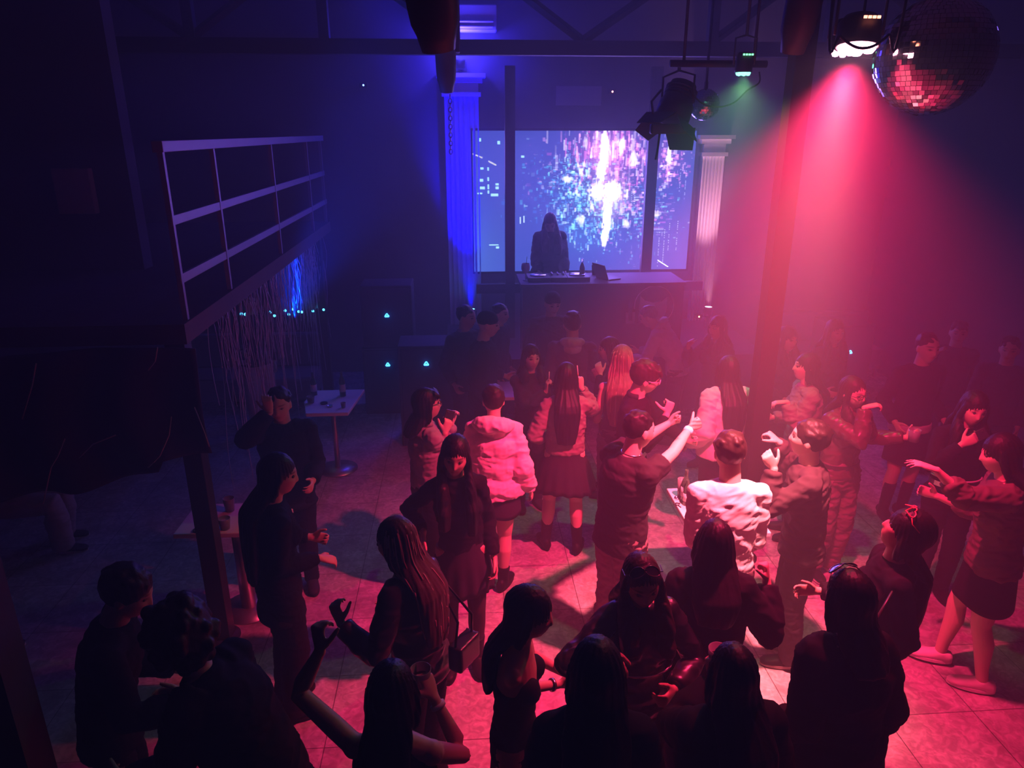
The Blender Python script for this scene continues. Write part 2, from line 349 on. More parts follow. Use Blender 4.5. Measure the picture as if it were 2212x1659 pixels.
def uplight(loc, m, label, color, energy, tgt, ang, vol=1):
    e = empty('uplight', loc); tag(e, label, 'stage light')
    b = MB(); b.lathe([(0, -.1), (.055, -.1), (.06, -.02), (.06, 0), (.05, 0), (.05, -.02), (0, -.02)]); obj('housing', b, M_BLACK, e)
    b = MB(); b.lathe([(0, -.018), (.05, -.018), (.05, -.006), (0, -.006)]); obj('lens', b, m, e)
    b = MB(); b.tube([(-.07, 0, -.03), (-.07, 0, -.14), (.07, 0, -.14), (.07, 0, -.03)], .006, 8); b.box((-.02, -.02, -.16-loc[2]+.7 if loc[2] < 2 else -.16), (.02, .02, -.13)); obj('yoke', b, M_BLACK, e)
    light('uplight_beam', 'SPOT', (loc[0], loc[1], loc[2]+.03), color, energy, tgt, .03, ang, 1, vol)
uplight((.13, 9.62, 1.02), M_LEDB, 'blue uplight at the foot of the pilaster left of the screen', (0, .0, 1), 2600, (.06, 9.98, 3.3), 42, .03)

uplight((3.42, 9.6, 1.0), M_LEDW, 'white uplight at the foot of the pilaster right of the screen', (1, .42, .6), 420, (3.42, 9.93, 3.2), 40, 1)
uplight((.06, 9.96, 4.15), M_LEDB, 'small blue lamp on top of the pilaster left of the screen', (.04, .03, 1), 6, (.06, 9.9, 5.1), 90)
light('pilaster_wash', 'POINT', (.06, 9.8, 4.3), (.05, .03, 1), 26, None, .1, vol=3.0)
# DJ booth
M_BOOTH = mat('booth_dark_panel', (.10, .09, .12), .7, noise=.2, nscale=4)
M_PALE = mat('pale_print', (.6, .57, .6), .8)
M_CLOTHT = mat('booth_pale_cloth', (.5, .48, .55), .85, noise=.1, nscale=8)
def booth():
    bx0, bx1 = at_y(1128, 600, 8.2)[0], at_y(1478, 600, 8.2)[0]
    e = empty('dj_booth', ((bx0+bx1)/2, 8.2, 0)); tag(e, 'wide dark dj booth in front of the lit screen', 'dj booth'); w = (bx1-bx0)/2
    b = MB(); b.box((-w, -.03, 0), (w, .03, 1.6)); b.box((-w, 0, 0), (-w+.05, .09, 1.6)); b.box((w-.05, 0, 0), (w, .09, 1.6)); obj('front_panel', b, M_BOOTH, e, smooth=False, bevel=.004)
    b = MB(); b.box((-w-.02, -.05, 1.6), (w+.02, .62, 1.64)); obj('counter', b, M_BOOTH, e, smooth=False, bevel=.004)
    for x in (-w+.06, w-.06):
        b = MB(); b.box((x-.03, .55, .7), (x+.03, .61, 1.6)); obj('leg', b, M_BLACK, e, smooth=False)
    # printed emblem: a pale eared shape inside a ring, two letters beside it
    ox = at_y(1411, 665, 8.15); X0 = ox[0]-e.location.x; Z0 = ox[2]
    R = .19; th = np.linspace(-2.3, 3.3, 60); rb = MB(); rb.tube([(X0+R*1.22*math.cos(t)+.01, -.038, Z0+.02+R*1.25*math.sin(t)) for t in th], .007, 6); 
    obj('emblem_ring', rb, M_PALE, e)
    pts = []
    for t in np.linspace(math.pi*.93, math.pi*2.07, 26): pts.append((.165*math.cos(t), .2*math.sin(t)))
    pts += [(.165, .13), (.10, .075), (0, .06), (-.10, .085), (-.155, .14)]
    k = len(pts); V = [(X0+a, -.034-d, Z0+c) for d in (0, .008) for a, c in pts]
    cb = MB(); cb.add(V, [tuple(range(k))[::-1], tuple(range(k, 2*k))]+[(j, (j+1) % k, k+(j+1) % k, k+j) for j in range(k)]); obj('emblem', cb, M_PALE, e, smooth=False)
    p = at_y(1352, 697, 8.15); x, z = p[0]-e.location.x, p[2]; s = .12
    lb = MB()
    for lo, hi in (((0, 0), (.03, s)), ((.075, 0), (.105, s)), ((.0, -.012), (.105, .022))): lb.box((x+lo[0], -.042, z+lo[1]), (x+hi[0], -.03, z+hi[1]))
    for lo, hi in (((.15, -.012), (.18, s)), ((.15, -.012), (.235, .016)), ((.15, .045), (.225, .07)), ((.15, s-.026), (.235, s))): lb.box((x+lo[0], -.042, z+lo[1]), (x+hi[0], -.03, z+hi[1]))
    obj('lettering', lb, M_PALE, e, smooth=False)
booth()
BOOTHTOP = 1.64
def laptop(loc, rz, m):
    e = empty('laptop', loc, rz); tag(e, 'dark open laptop on the booth counter, lid tilted back', 'laptop')
    b = MB(); e.scale = (.75, .75, .75); b.box((-.17, -.12, 0), (.17, .12, .02)); obj('keyboard_base', b, m, e, smooth=False, bevel=.003)
    c = math.cos(.35); s_ = math.sin(.35); b = MB(); b.box((-.17, -.006, 0), (.17, .006, .24), (np.array([[1, 0, 0], [0, c, -s_], [0, s_, c]]), np.array([0, -.12, .02]))); obj('lid', b, m, e, smooth=False, bevel=.003)
laptop((at_y(1314, 600, 8.45)[0], 8.45, BOOTHTOP), -1.15, M_BLACK)
M_GLASS = mat('clear_glass', (.95, .97, 1), .05, .5, trans=.9)
M_BOTTLE = mat('green_bottle_glass', (.15, .35, .2), .1, .5, trans=.7)
M_DRINK = mat('red_drink', (.6, .08, .05), .1, .5, trans=.6)
M_PLASTIC = mat('clear_plastic', (.8, .8, .85), .15, .5, trans=.7)
M_METAL = mat('bright_metal', (.7, .7, .72), .25, .5, 1)
M_WHITE = mat('white_laminate', (.82, .80, .80), .35, .45, noise=.04, nscale=6)
def bottle(loc, label, h=.24, r=.031, m=None, R=None, group=None):
    b = MB(); b.lathe([(0, 0), (r, 0), (r, h*.55), (r*.9, h*.63), (r*.42, h*.78), (r*.4, h*.95), (r*.46, h*.955), (r*.46, h), (0, h)], R=R)
    o = obj('bottle', b, m or M_BOTTLE, loc=loc); tag(o, label, 'bottle', group)
    c = MB(); c.lathe([(r*1.01, h*.18), (r*1.03, h*.18), (r*1.03, h*.48), (r*1.01, h*.48)], R=R); obj('paper_label', c, M_PALE, o); return o
def cup(loc, label, h=.12, r0=.03, r1=.04, m=None, R=None, fill=None, straw=False, cat='cup'):
    b = MB(); t = .0025; b.lathe([(0, 0), (r0, 0), (r1, h), (r1-t, h), (r0-t, .006), (0, .006)], R=R)
    o = obj('glass' if cat == 'glass' else 'cup', b, m or M_PLASTIC, loc=loc); tag(o, label, cat)
    if fill: c = MB(); c.lathe([(0, .008), (r0-t*1.5, .008), (r0+(r1-r0)*.65-t*1.5, h*.65), (0, h*.65)], R=R); obj('drink', c, fill, o)
    if straw:
        c = MB(); q = [(0, 0, .01), (.02, 0, h+.06), (.06, 0, h+.1)]; q = [np.asarray(R)@p if R is not None else p for p in q]; c.tube(q, .003, 6); obj('straw', c, M_BLACK, o)
    return o
def wineglass(loc, label):
    b = MB(); b.lathe([(0, 0), (.035, 0), (.035, .004), (.005, .008), (.005, .08), (.03, .095), (.05, .13), (.052, .165), (.045, .2), (.043, .2), (.05, .165), (.048, .13), (.028, .098), (0, .092)])
    o = obj('stem_glass', b, M_PALE, loc=loc); tag(o, label, 'glass'); c = MB(); c.tube([(0, 0, .1), (.01, 0, .22), (.015, 0, .28)], .003, 6); obj('straw', c, M_BLACK, o)
zz = BOOTHTOP
wineglass((at_y(1137, 600, 8.3)[0], 8.4, zz), 'round stem glass with a straw on the booth counter')
bottle((at_y(1257, 600, 8.45)[0], 8.45, zz), 'clear bottle standing beside the laptop on the booth counter', m=M_PLASTIC)
cup((at_y(1284, 600, 8.7)[0], 8.7, zz), 'dark cup behind the laptop on the booth counter', m=M_BLACK)
def mixer(px, w, label, n):
    e = empty('dj_mixer' if n else 'turntable_deck', (at_y(px, 600, 8.45)[0], 8.42, zz)); tag(e, label, 'dj equipment')
    b = MB(); b.box((-w/2, -.14, 0), (w/2, .16, .05)); obj('case', b, M_BLACK, e, smooth=False, bevel=.005)
    if n:
        for k in range(3):
            for j in range(2): c = MB(); c.lathe([(0, .05), (.012, .05), (.01, .075), (0, .075)], (-.07+.07*k, .02+.07*j, 0), 12); obj('knob', c, M_METAL, e)
    else:
        c = MB(); c.lathe([(0, .05), (.095, .05), (.095, .062), (0, .062)], (0, .02, 0), 32); obj('platter', c, M_METAL, e)
mixer(1162, .26, 'black deck with a round platter on the booth left of the performer', 0)
mixer(1204, .2, 'black mixer with knobs directly in front of the performer', 1)
mixer(1246, .26, 'black deck with a round platter on the booth right of the performer', 0)
# white table standing on the stage right of the laptop
def folding(px0, px1, y, z, label):
    x0, x1 = at_y(px0, 600, y)[0], at_y(px1, 600, y)[0]; e = empty('side_table', ((x0+x1)/2, y, .7)); tag(e, label, 'table'); w = (x1-x0)/2; h = z-.7
    b = MB(); b.box((-w, -.15, h-.03), (w, .15, h)); obj('table_top', b, M_WHITE, e, smooth=False, bevel=.004)
    for sx in (-1, 1):
        for sy in (-1, 1): c = MB(); c.box((sx*(w-.05)-.015, sy*.12-.015, 0), (sx*(w-.05)+.015, sy*.12+.015, h-.03)); obj('leg', c, M_BLACK, e, smooth=False)
folding(1330, 1455, 9.0, 1.46, 'long white table on the stage below the right part of the screen')
# PA cabinets with lit triangular badges
M_CAB = mat('black_speaker_paint', (.035, .035, .04), .7, .3, noise=.2, nscale=40)
M_BADGE = mat('blue_badge_light', (.05, .3, 1), emit=(.05, .45, 1), estr=7)
def speaker(px, py, y, hgt, z0, label, rz=0):
    p = at_y(px, py, y); e = empty('loudspeaker', (p[0], y+.2, z0), rz); tag(e, label, 'loudspeaker')
    b = MB(); b.box((-.3, -.2, 0), (.3, .25, hgt)); obj('cabinet', b, M_CAB, e, smooth=False, bevel=.012)
    b = MB(); b.box((-.27, -.212, .03), (.27, -.2, hgt-.03)); obj('grille', b, M_BLACK, e, smooth=False, bevel=.004)
    zb = p[2]-z0; t = MB(); V = []
    for k in range(3): a = math.pi/2+k*2*math.pi/3; V.append((.032*math.cos(a), .028*math.sin(a)))
    pts = []
    for k in range(3):
        a, c = V[k], V[(k+1) % 3]
        for s_ in np.linspace(.12, .88, 4): pts.append((a[0]+(c[0]-a[0])*s_, -.219, zb+a[1]+(c[1]-a[1])*s_))
    pts += [pts[0], pts[1]]; t.tube(pts, .0055, 6); t.tube([(-.012, -.219, zb-.004), (.012, -.219, zb-.004)], .005, 6); obj('badge', t, M_BADGE, e)
    light('badge_glow', 'POINT', (p[0], y-.06, p[2]-.01), (0, .15, 1), .25, None, .02)
speaker(838, 787, 8.4, .85, 0, 'black floor loudspeaker with a lit blue badge, lower of the stacked pair')
speaker(836, 681, 8.4, .75, .85, 'black loudspeaker with a lit blue badge, upper of the stacked pair')
speaker(921, 785, 7.4, 1.15, 0, 'black subwoofer with a lit blue badge right of the stacked pair')
speaker(1835, 760, 8.5, 1.0, 0, 'black loudspeaker with a lit blue badge in the red haze right of the pillar')
# ------------------------------------------------------------------ ceiling lamps
M_FIX = mat('black_fixture', (.03, .028, .03), .5, .35)
M_LEDR = mat('pink_lamp_face', (1, .2, .4), emit=(1, .35, .5), estr=40)
M_LEDG = mat('green_lamp_face', (.2, 1, .6), emit=(.15, 1, .6), estr=5)
M_LEDO = mat('display_digits', (1, .3, .1), emit=(1, .25, .15), estr=6)
M_CABLE = mat('black_cable', (.02, .02, .02), .6)
def par_can(loc, m, label, R=.095, hangz=5.2, digits=True, tilt=(0, 0)):
    e = empty('par_light', loc); tag(e, label, 'stage light')
    T = np.array(Matrix.Rotation(tilt[0], 3, 'X')@Matrix.Rotation(tilt[1], 3, 'Y'))
    b = MB(); b.lathe([(0, .11), (R*.7, .11), (R*.95, .08), (R, 0), (R, -.02), (R-.01, -.02), (R-.01, .0), (0, 0)], R=T); obj('housing', b, M_FIX, e)
    b = MB()
    for i in range(7):
        a = i*math.pi/3; rr = 0 if i == 6 else R*.6; b.lathe([(0, -.03), (R*.2, -.026), (R*.3, -.012), (R*.3, .004), (0, .004)], tuple(T@np.array((rr*math.cos(a), rr*math.sin(a), -.012))), 12, T)
    obj('lens', b, m, e)
    b = MB(); b.tube([(-R-.015, 0, .03), (-R-.015, 0, .2), (0, 0, .22), (R+.015, 0, .2), (R+.015, 0, .03)], .007, 8); b.tube([(0, 0, .22), (0, 0, hangz-loc[2])], .012, 8); obj('yoke', b, M_FIX, e)
    if digits:
        b = MB()
        for i in range(4): b.box((-.035+.02*i, -R*.9-.012, .085), (-.022+.02*i, -R*.9-.005, .096))
        obj('display', b, M_LEDO if digits is True else digits, e, smooth=False)
    return e
LR = at_y(1852, 92, 3.42); LR2 = LR+np.array([-.13, .02, -.02])
par_can(LR, M_LEDR, 'bright pink par light with lit digits hanging at the top of the red beam', tilt=(-.17, .08))
par_can(at_y(1822, 99, 3.56), M_LEDR, 'smaller pink par light half hidden just left of the one with lit digits', R=.06, digits=False, tilt=(-.17, .08))
RED = (1.0, .015, .11); PINK = (1, .035, .14)
light('par_wash', 'SPOT', LR+[-.02, 0, -.09], RED, 950, LR+[.15, .35, -3.7], .045, 114, 1, VRED)
light('par_haze', 'SPOT', LR+[-.02, 0, -.09], (1, .008, .13), 190, LR+[.9, 1.5, -3.7], .045, 74, 1, 1)
light('par_beam', 'SPOT', LR+[-.02, 0, -.09], PINK, 1450, LR+[-.8, .7, -3.7], .05, 82, 1.0, VBEAM)
light('par_core', 'SPOT', LR+[-.02, 0, -.09], (1, .42, .36), 950, LR+[-.15, .42, -2.4], .05, 38, 1.0, VCORE)
light('par_shaft', 'SPOT', LR+[-.02, -.03, -.045], (1, .40, .34), 60, LR+[.22, .1, -3.7], .09, 25, .8, 12)
LG = at_y(1606, 150, 5.4)
par_can(LG, M_LEDG, 'small green par light on the bar left of the pillar', R=.06, digits=mat('green_digits', (.2, 1, .4), emit=(.2, 1, .4), estr=3))
light('green_wash', 'SPOT', LG+[0, 0, -.05], (.32, 1, .42), 66, (1.3, 3.7, 0), .05, 112, .8, .12)
light('green_beam', 'SPOT', LG+[0, 0, -.05], (.12, 1, .55), 26, (2.0, 5.2, 0), .05, 60, 1, 1.6)
# lamp bar with its cable
def bar():
    a, c = at_y(1447, 147, 5.6), at_y(1655, 147, 5.6); e = empty('lamp_bar', (a[0], 5.6, a[2]+.03)); tag(e, 'black ceiling bar carrying the barn door spotlight and the green lamp', 'lamp bar')
    L_ = c[0]-a[0]; b = MB(); b.tube([(0, 0, 0), (L_, 0, 0)], .025, 10); obj('tube', b, M_FIX, e)
    for x in (.1, L_-.1): b = MB(); b.tube([(x, 0, 0), (x, 0, 5.2-e.location.z)], .012, 8); obj('hanger', b, M_FIX, e)
bar()
def cable(pts, label, r=.006):
    pts = [np.array(p) for p in pts]; P = []
    for i in range(len(pts)-1):
        p0 = pts[max(i-1, 0)]; p1, p2 = pts[i], pts[i+1]; p3 = pts[min(i+2, len(pts)-1)]
        for t in np.linspace(0, 1, 8, endpoint=False): P.append(.5*((2*p1)+(-p0+p2)*t+(2*p0-5*p1+4*p2-p3)*t*t+(-p0+3*p1-3*p2+p3)*t**3))
    P.append(pts[-1]); b = MB(); b.tube(P, r, 8); tag(obj('cable', b, M_CABLE), label, 'cable')
cable([at_y(*p, 5.6) for p in ((1490, 195), (1515, 222), (1550, 231), (1585, 222), (1615, 195), (1640, 178), (1640, 155))], 'thin cable drooping from the barn door spotlight up to the green lamp')
q0, q1 = at_y(1795, 42, 3.2), at_y(1950, 40, 3.2)
cable([(q0[0]-.05, 3.2, 5.2)]+[at_y(*p, 3.18) for p in ((1795, 42), (1815, 78), (1850, 102), (1885, 100), (1920, 75), (1950, 40))]+[(q1[0]+.03, 3.2, 5.2)], 'black cable looped under the bright pink par light')
cable([at_y(*p, 5.8) for p in ((1430, 276), (1425, 290), (1421, 320), (1416, 345))], 'short cable end dangling below the barn door spotlight', .009)
# spotlight with barn doors
def barn_spot():
    loc = at_y(1462, 225, 5.9); e = empty('barn_door_spotlight', loc); tag(e, 'black theatre spotlight with open barn doors in front of the screen top', 'stage light')
    d = np.array([-.35, -.25, -.9]); d /= np.linalg.norm(d); a = np.cross(d, [0, 0, 1]); a /= np.linalg.norm(a); b_ = np.cross(d, a)
    def lo(secs, n=24): m = MB(); m.loft([(d*t, a, b_, r1, r2) for t, r1, r2 in secs], n); return m
    obj('housing', lo([(-.17, .07, .07), (-.16, .10, .10), (-.02, .12, .12), (.0, .135, .135), (.12, .135, .135), (.13, .12, .12)]), M_FIX, e)
    m = MB()
    for t in (-.12, -.09, -.06): m.loft([(d*t, a, b_, .125, .125), (d*(t+.012), a, b_, .125, .125)], 24)
    obj('cooling_fin', m, M_FIX, e)
    def door(c0, ax, out, w, L_, m_):
        m = MB(); p = c0; q = c0+out*L_; n = np.cross(ax, out); n /= np.linalg.norm(n); V = []
        for s_ in (0, .006): V += [p-ax*w+n*s_, p+ax*w+n*s_, q+ax*w*.75+n*s_, q-ax*w*.75+n*s_]
        m.add(V, [(0, 3, 2, 1), (4, 5, 6, 7), (0, 1, 5, 4), (1, 2, 6, 5), (2, 3, 7, 6), (3, 0, 4, 7)]); obj('barn_door', m, m_, e, smooth=False)
    f = d*.13
    door(f+a*.13, b_, d*.75+a*.65, .12, .17, M_FIX); door(f-a*.13, b_, d*.75-a*.65, .12, .17, M_FIX)
    door(f+b_*.13, a, d*.8+b_*.6, .15, .17, M_FIX); door(f-b_*.13, a, d*.8-b_*.6, .15, .17, M_FIX)
    m = MB(); m.tube([a*.15, a*.15+[0, 0, .2], np.array([0, 0, .24]), -a*.15+[0, 0, .2], -a*.15], .009, 8); m.tube([(0, 0, .24), (0, 0, .3)], .014, 8); obj('yoke', m, M_FIX, e)
    m = MB(); q = at_y(1443, 279, 5.8)-loc; m.box((-.14, -.03, -.035), (.14, .03, .04), (np.eye(3), q)); obj('ballast_box', m, M_FIX, e, smooth=False, bevel=.012)
    m = MB(); m.tube([q+[-.1, 0, 0], q+[-.13, .05, .2], np.array([-.13, 0, .1])], .01, 8); m.tube([q+[.1, 0, 0], np.array([.1, 0, -.05])], .01, 8); obj('bracket', m, M_FIX, e)
barn_spot()
# moving heads hanging close to the viewer
def moving_head(px, pyb, y, w, label, tilt=0.0, length=.5, m=None):
    p = at_y(px, pyb, y); e = empty('moving_head', p); tag(e, label, 'stage light'); R = w/2; m = m or M_FIX
    T = np.array(Matrix.Rotation(tilt, 3, 'Y')@Matrix.Rotation(.3, 3, 'X'))
    b = MB(); b.lathe([(0, .02), (R*.60, .02), (R*.62, 0), (R*.68, .0), (R*.8, .06), (R*.95, .1), (R, .16), (R*1.04, .3), (R*1.04, .5), (R*.9, .62), (0, .64)], R=T); obj('head', b, m, e)
    b = MB(); b.lathe([(0, .018), (R*.57, .018), (R*.5, .004), (0, .0)], R=T); obj('lens', b, mat('dark_lens', (.5, .2, .22), .08, .8), e)
    b = MB()
    for s_ in (-1, 1): b.box((s_*R*1.2-.02, -.15, .3), (s_*R*1.2+.02, -.03, .85))
    b.box((-R*1.35, -.2, .82), (R*1.35, .02, .95)); obj('yoke', b, m, e, smooth=False, bevel=.01)
    b = MB(); b.tube([(0, -.09, .94), (0, -.09, 5.2-p[2])], .02, 8); obj('hanger', b, m, e)
moving_head(948, 108, 3.2, .2, 'black moving head light hanging left of centre, nearest the balcony', tilt=-.12)
moving_head(1711, 114, 3.9, .17, 'black moving head light hanging left of the pink par light')
moving_head(965, 198, 6.8, .17, 'grey moving head light hanging above the chain in the blue glow', m=mat('olive_fixture', (.09, .085, .07), .6))
# mirror balls
def mirror_ball(px, py, y, R, label, rows, m):
    p = at_y(px, py, y); e = empty('mirror_ball', p); tag(e, label, 'disco ball')
    V = []; Fs = []; n = 0; r = np.random.default_rng(5)
    for i in range(rows):
        t0, t1 = math.pi*i/rows, math.pi*(i+1)/rows; tm = (t0+t1)/2; k = max(3, int(2*rows*math.sin(tm)))
        for j in range(k):
            a0, a1 = 2*math.pi*j/k, 2*math.pi*(j+1)/k; g = .04
            d = r.normal(size=3)*.004*R
            q = []
            for t, a in ((t0+(t1-t0)*g, a0+(a1-a0)*g), (t0+(t1-t0)*(1-g), a0+(a1-a0)*g), (t0+(t1-t0)*(1-g), a1-(a1-a0)*g), (t0+(t1-t0)*g, a1-(a1-a0)*g)):
                q.append(np.array([math.sin(t)*math.cos(a), math.sin(t)*math.sin(a), math.cos(t)])*R*1.004)
            q = np.array(q); c = q.mean(0); tl = r.normal(size=3)*.05; nrm = c/np.linalg.norm(c)
            q = q+nrm[None]*((q-c)@tl)[:, None]
            V += q.tolist(); Fs.append((n, n+1, n+2, n+3)); n += 4
    mb = MB(); mb.add(V, Fs); obj('mirror_tiles', mb, m, e, smooth=False)
    b = MB(); b.ball((0, 0, 0), R*.985, 48, 24); obj('core', b, M_BLACK, e)
    b = MB(); b.lathe([(0, R), (R*.14, R*.985), (R*.14, R+.05), (.012, R+.06), (.012, 5.2-p[2]), (0, 5.2-p[2])]); obj('hanger', b, M_FIX, e)
M_MIR = mat('mirror_tile', (.75, .75, .78), .07, .5, 1)
mirror_ball(2016, 122, 3.6, .262, 'large mirror ball hanging right of the bright pink par light', 34, M_MIR)
mirror_ball(1522, 226, 6.6, .13, 'small mirror ball hanging behind the barn door spotlight', 20, M_MIR)
def chain():
    a, c = at_y(972, 205, 6.8), at_y(974, 332, 6.8); e = MB(); n = 14
    for i in range(n):
        q = a+(c-a)*(i+.5)/n; L_ = np.linalg.norm(c-a)/n*.62; t = np.linspace(0, 2*math.pi, 13)
        pts = [q+np.array([(.014*math.cos(s_) if i % 2 else 0), (0 if i % 2 else .014*math.cos(s_)), L_*math.sin(s_)]) for s_ in t]; e.tube(pts, .0045, 6)
    tag(obj('chain', e, M_METAL), 'steel chain hanging in the blue glow left of the screen', 'chain')
chain()
# small pilot lamps seen across the hall
def pilot(px, py, y, col, label):
    p = at_y(px, py, y); b = MB(); b.box((-.05, 0, -.03), (.05, .06, .03)); o = obj('wall_sensor', b, M_FIX, smooth=False, loc=p, bevel=.005); tag(o, label, 'sensor')
    c = MB(); c.ball((.0, -.004, 0), .012, 10, 6); obj('pilot_lamp', c, mat('pilot_%d' % px, col, emit=col, estr=8), o)
pilot(785, 184, 10.03, (.15, .25, 1), 'tiny box with a blue pilot lamp high on the far wall')
pilot(1323, 198, 10.03, (1, .3, .35), 'tiny box with a pink pilot lamp above the screen')
pilot(1510, 684, 9.8, (1, .35, .2), 'tiny box with an orange pilot lamp under the white uplight')
# air conditioner / sign panel catching the blue above the pilaster
b = MB(); b.box((-.42, -.2, -.15), (.42, 0, .15)); b.box((-.38, -.24, -.06), (.38, -.2, -.03)); b.box((-.38, -.24, -.12), (.38, -.2, -.09))
o = obj('air_conditioner', b, M_PLASTER, smooth=False, loc=(.1, 10.1, at_y(1000, 40, 10.0)[2]), bevel=.015); tag(o, 'white box unit on the far wall at the top of the blue glow', 'air conditioner')
b = MB(); b.box((-.3, -.012, -.12), (.3, 0, .12)); o = obj('wall_plaque', b, mat('grey_panel', (.3, .28, .33), .8), smooth=False, loc=at_y(1250, 207, 10.1), bevel=.004); tag(o, 'faint grey plaque on the wall above the screen', 'plaque')

# ------------------------------------------------------------------ gallery dressing: black banner, tinsel, blue lights
M_BANNER = mat('black_printed_fabric', (.035, .03, .035), .6, .4, noise=.3, nscale=6, bump=.3)
M_STREAK = mat('pale_print_line', (.32, .28, .26), .7)
def banner():
    x1 = at_y(455, 980, 4.12)[0]; x0 = -4.6; zt = 2.1; nx, nz = 90, 40
    e = empty('hanging_banner', ((x0+x1)/2, 4.12, 1.2)); tag(e, 'black fabric banner with pale crackled lines hanging below the gallery edge', 'banner')
    V = []
    for k in range(2):
        for j in range(nz+1):
            for i in range(nx+1):
                u, v = i/nx, j/nz; zb = .98+.42*u**1.5+.02*math.sin(u*23)+(.06 if u > .9 else 0); x = x0+(x1-x0)*u-(.02*(1-v) if u < .95 else 0)
                V.append((x-e.location.x, .03*math.sin(u*40+2*math.sin(v*3))*(.4+v)+.005*k, zt+(zb-zt)*v-1.2+.03*math.sin(u*9)*(1-v)))
    n = (nx+1)*(nz+1); Fs = []
    for j in range(nz):
        for i in range(nx):
            a = j*(nx+1)+i; Fs.append((a, a+nx+1, a+nx+2, a+1)); a += n; Fs.append((a, a+1, a+nx+2, a+nx+1))
    rim = [j for j in range(nx+1)]+[(j+1)*(nx+1)-1 for j in range(1, nz+1)]+[nz*(nx+1)+i for i in range(nx-1, -1, -1)]+[j*(nx+1) for j in range(nz-1, 0, -1)]
    for a, c in zip(rim, rim[1:]+rim[:1]): Fs.append((a, c, c+n, a+n))
    mb = MB(); mb.add(V, Fs); obj('fabric', mb, M_BANNER, e)
    for pts in (((78, 785), (70, 830), (48, 905)), ((140, 948), (125, 985), (110, 1010), (93, 1088)), ((370, 900), (365, 940), (345, 985), (320, 1010)), ((340, 750), (335, 780), (320, 800)), ((250, 940), (200, 960), (170, 990)), ((420, 880), (440, 930), (452, 965))):
        P = [at_y(*q, 4.04)-np.array(e.location) for q in pts]; b = MB(); b.tube(P, .004, 5); obj('printed_line', b, M_STREAK, e)
banner()
M_TIN = mat('foil_tinsel', (.6, .6, .7), .3, .5, .25)
def tinsel():
    b = MB(); r = np.random.default_rng(3); yr = []
    for i in range(170):
        y = 5.0+(i/170)**1.0*4.1+r.normal()*.03; x = SX-.06-abs(r.normal())*.03; L_ = r.uniform(.35, 1.0) if r.random() < .8 else r.uniform(1.0, 1.7)
        pts = [np.array((x+.02*math.sin(t*5+i), y+.02*math.sin(t*7+2*i), 2.12-t*L_)) for t in np.linspace(0, 1, 9)]
        b.tube(pts, .0028, 4)
    o = obj('tinsel_curtain', b, M_TIN); tag(o, 'blue lit foil tinsel strands hanging from the gallery edge', 'tinsel', kind='stuff')
tinsel()
for i, (px, py) in enumerate(((521, 678), (530, 679), (584, 674), (593, 682), (616, 671), (624, 679), (632, 668), (645, 673), (652, 674), (676, 672), (699, 669))):
    y = 6.0+1.6*(px-521)/178; q = at_y(px, py, y+.9); k = 1
    b = MB(); b.ball((0, 0, 0), .014, 10, 6); 
    o = obj('string_light', b, mat('cyan_bulb', (.1, .6, 1), emit=(.05, .5, 1), estr=9), loc=q); tag(o, 'small cyan bulb in the row glowing under the gallery tinsel', 'string light', 'cyan bulbs under the tinsel')
    c = MB(); c.tube([(0, 0, .01), (0, 0, 2.12-q[2])], .002, 5); obj('wire', c, M_CABLE, o)
light('tinsel_glow', 'SPOT', at_y(622, 690, 7.4), (.0, .04, 1), 420, at_y(650, 560, 7.4), .06, 80, .8, .3)
# pale box on the dark wall to the left
b = MB(); b.box((-.14, -.07, -.17), (.14, 0, .17)); o = obj('wall_box', b, mat('grey_box', (.35, .33, .3), .7), smooth=False, loc=(-4.2, 6.0, 3.15), bevel=.01)
o.location = at_y(168, 412, 6.0); tag(o, 'pale junction box on the dark wall behind the gallery railing', 'junction box')
struct('wall_gallery', (-4.9, 6.03, 2.24), (at_y(210, 400, 6.03)[0]+.25, 6.2, 5.2), M_WALL)

# ------------------------------------------------------------------ bar tables
def pedestal(loc, w, d, h, rz, label, pr=.03, notch=False):
    e = empty('bar_table', (loc[0], loc[1], 0), rz); tag(e, label, 'table')
    pts = [(-w/2, -d/2), (w/2, -d/2), (w/2, d/2), (-w/2, d/2)]
    if notch: pts = [(-w/2+.08, -d/2), (w/2-.08, -d/2), (w/2, d/2), (-w/2+.05, d/2), (-w/2, .0)]
    k = len(pts); V = [(x, y, z) for z in (h-.035, h) for x, y in pts]; mb = MB()
    mb.add(V, [tuple(range(k))[::-1], tuple(range(k, 2*k))]+[(j, (j+1) % k, k+(j+1) % k, k+j) for j in range(k)]); obj('table_top', mb, M_WHITE, e, smooth=False, bevel=.006)
    b = MB(); b.lathe([(0, .02), (pr, .02), (pr, h-.03), (0, h-.03)]); obj('column', b, mat('brushed_steel', (.55, .53, .53), .35, .5, .9), e)
    b = MB(); b.lathe([(0, 0), (.2, 0), (.2, .01), (.05, .03), (0, .03)]); obj('foot_plate', b, MATS['brushed_steel'], e)
    return e
t = at_z(718, 866, .75); pedestal(t, .56, .66, .75, 0, 'white topped bar table with bottles near the left loudspeakers', .028, True)
T1 = t
t = at_z(512, 1118, .75); T2 = t; pedestal(t, .72, .42, .75, -.03, 'pink lit bar table standing behind the near gallery pillar', .055)
T3 = (1.78, 4.46); pedestal(T3, .53, .68, .75, 0, 'brightly lit white bar table in front of the man in the white shirt', .035)
t = at_z(1118, 840, .75); T4 = t; pedestal(t, .4, .5, .75, 0, 'pale bar table standing behind the girl in the pink puffer jacket', .028)
bottle(at_z(679, 853, .75), 'brown bottle at the left end of the table near the loudspeakers', m=M_BOTTLE)
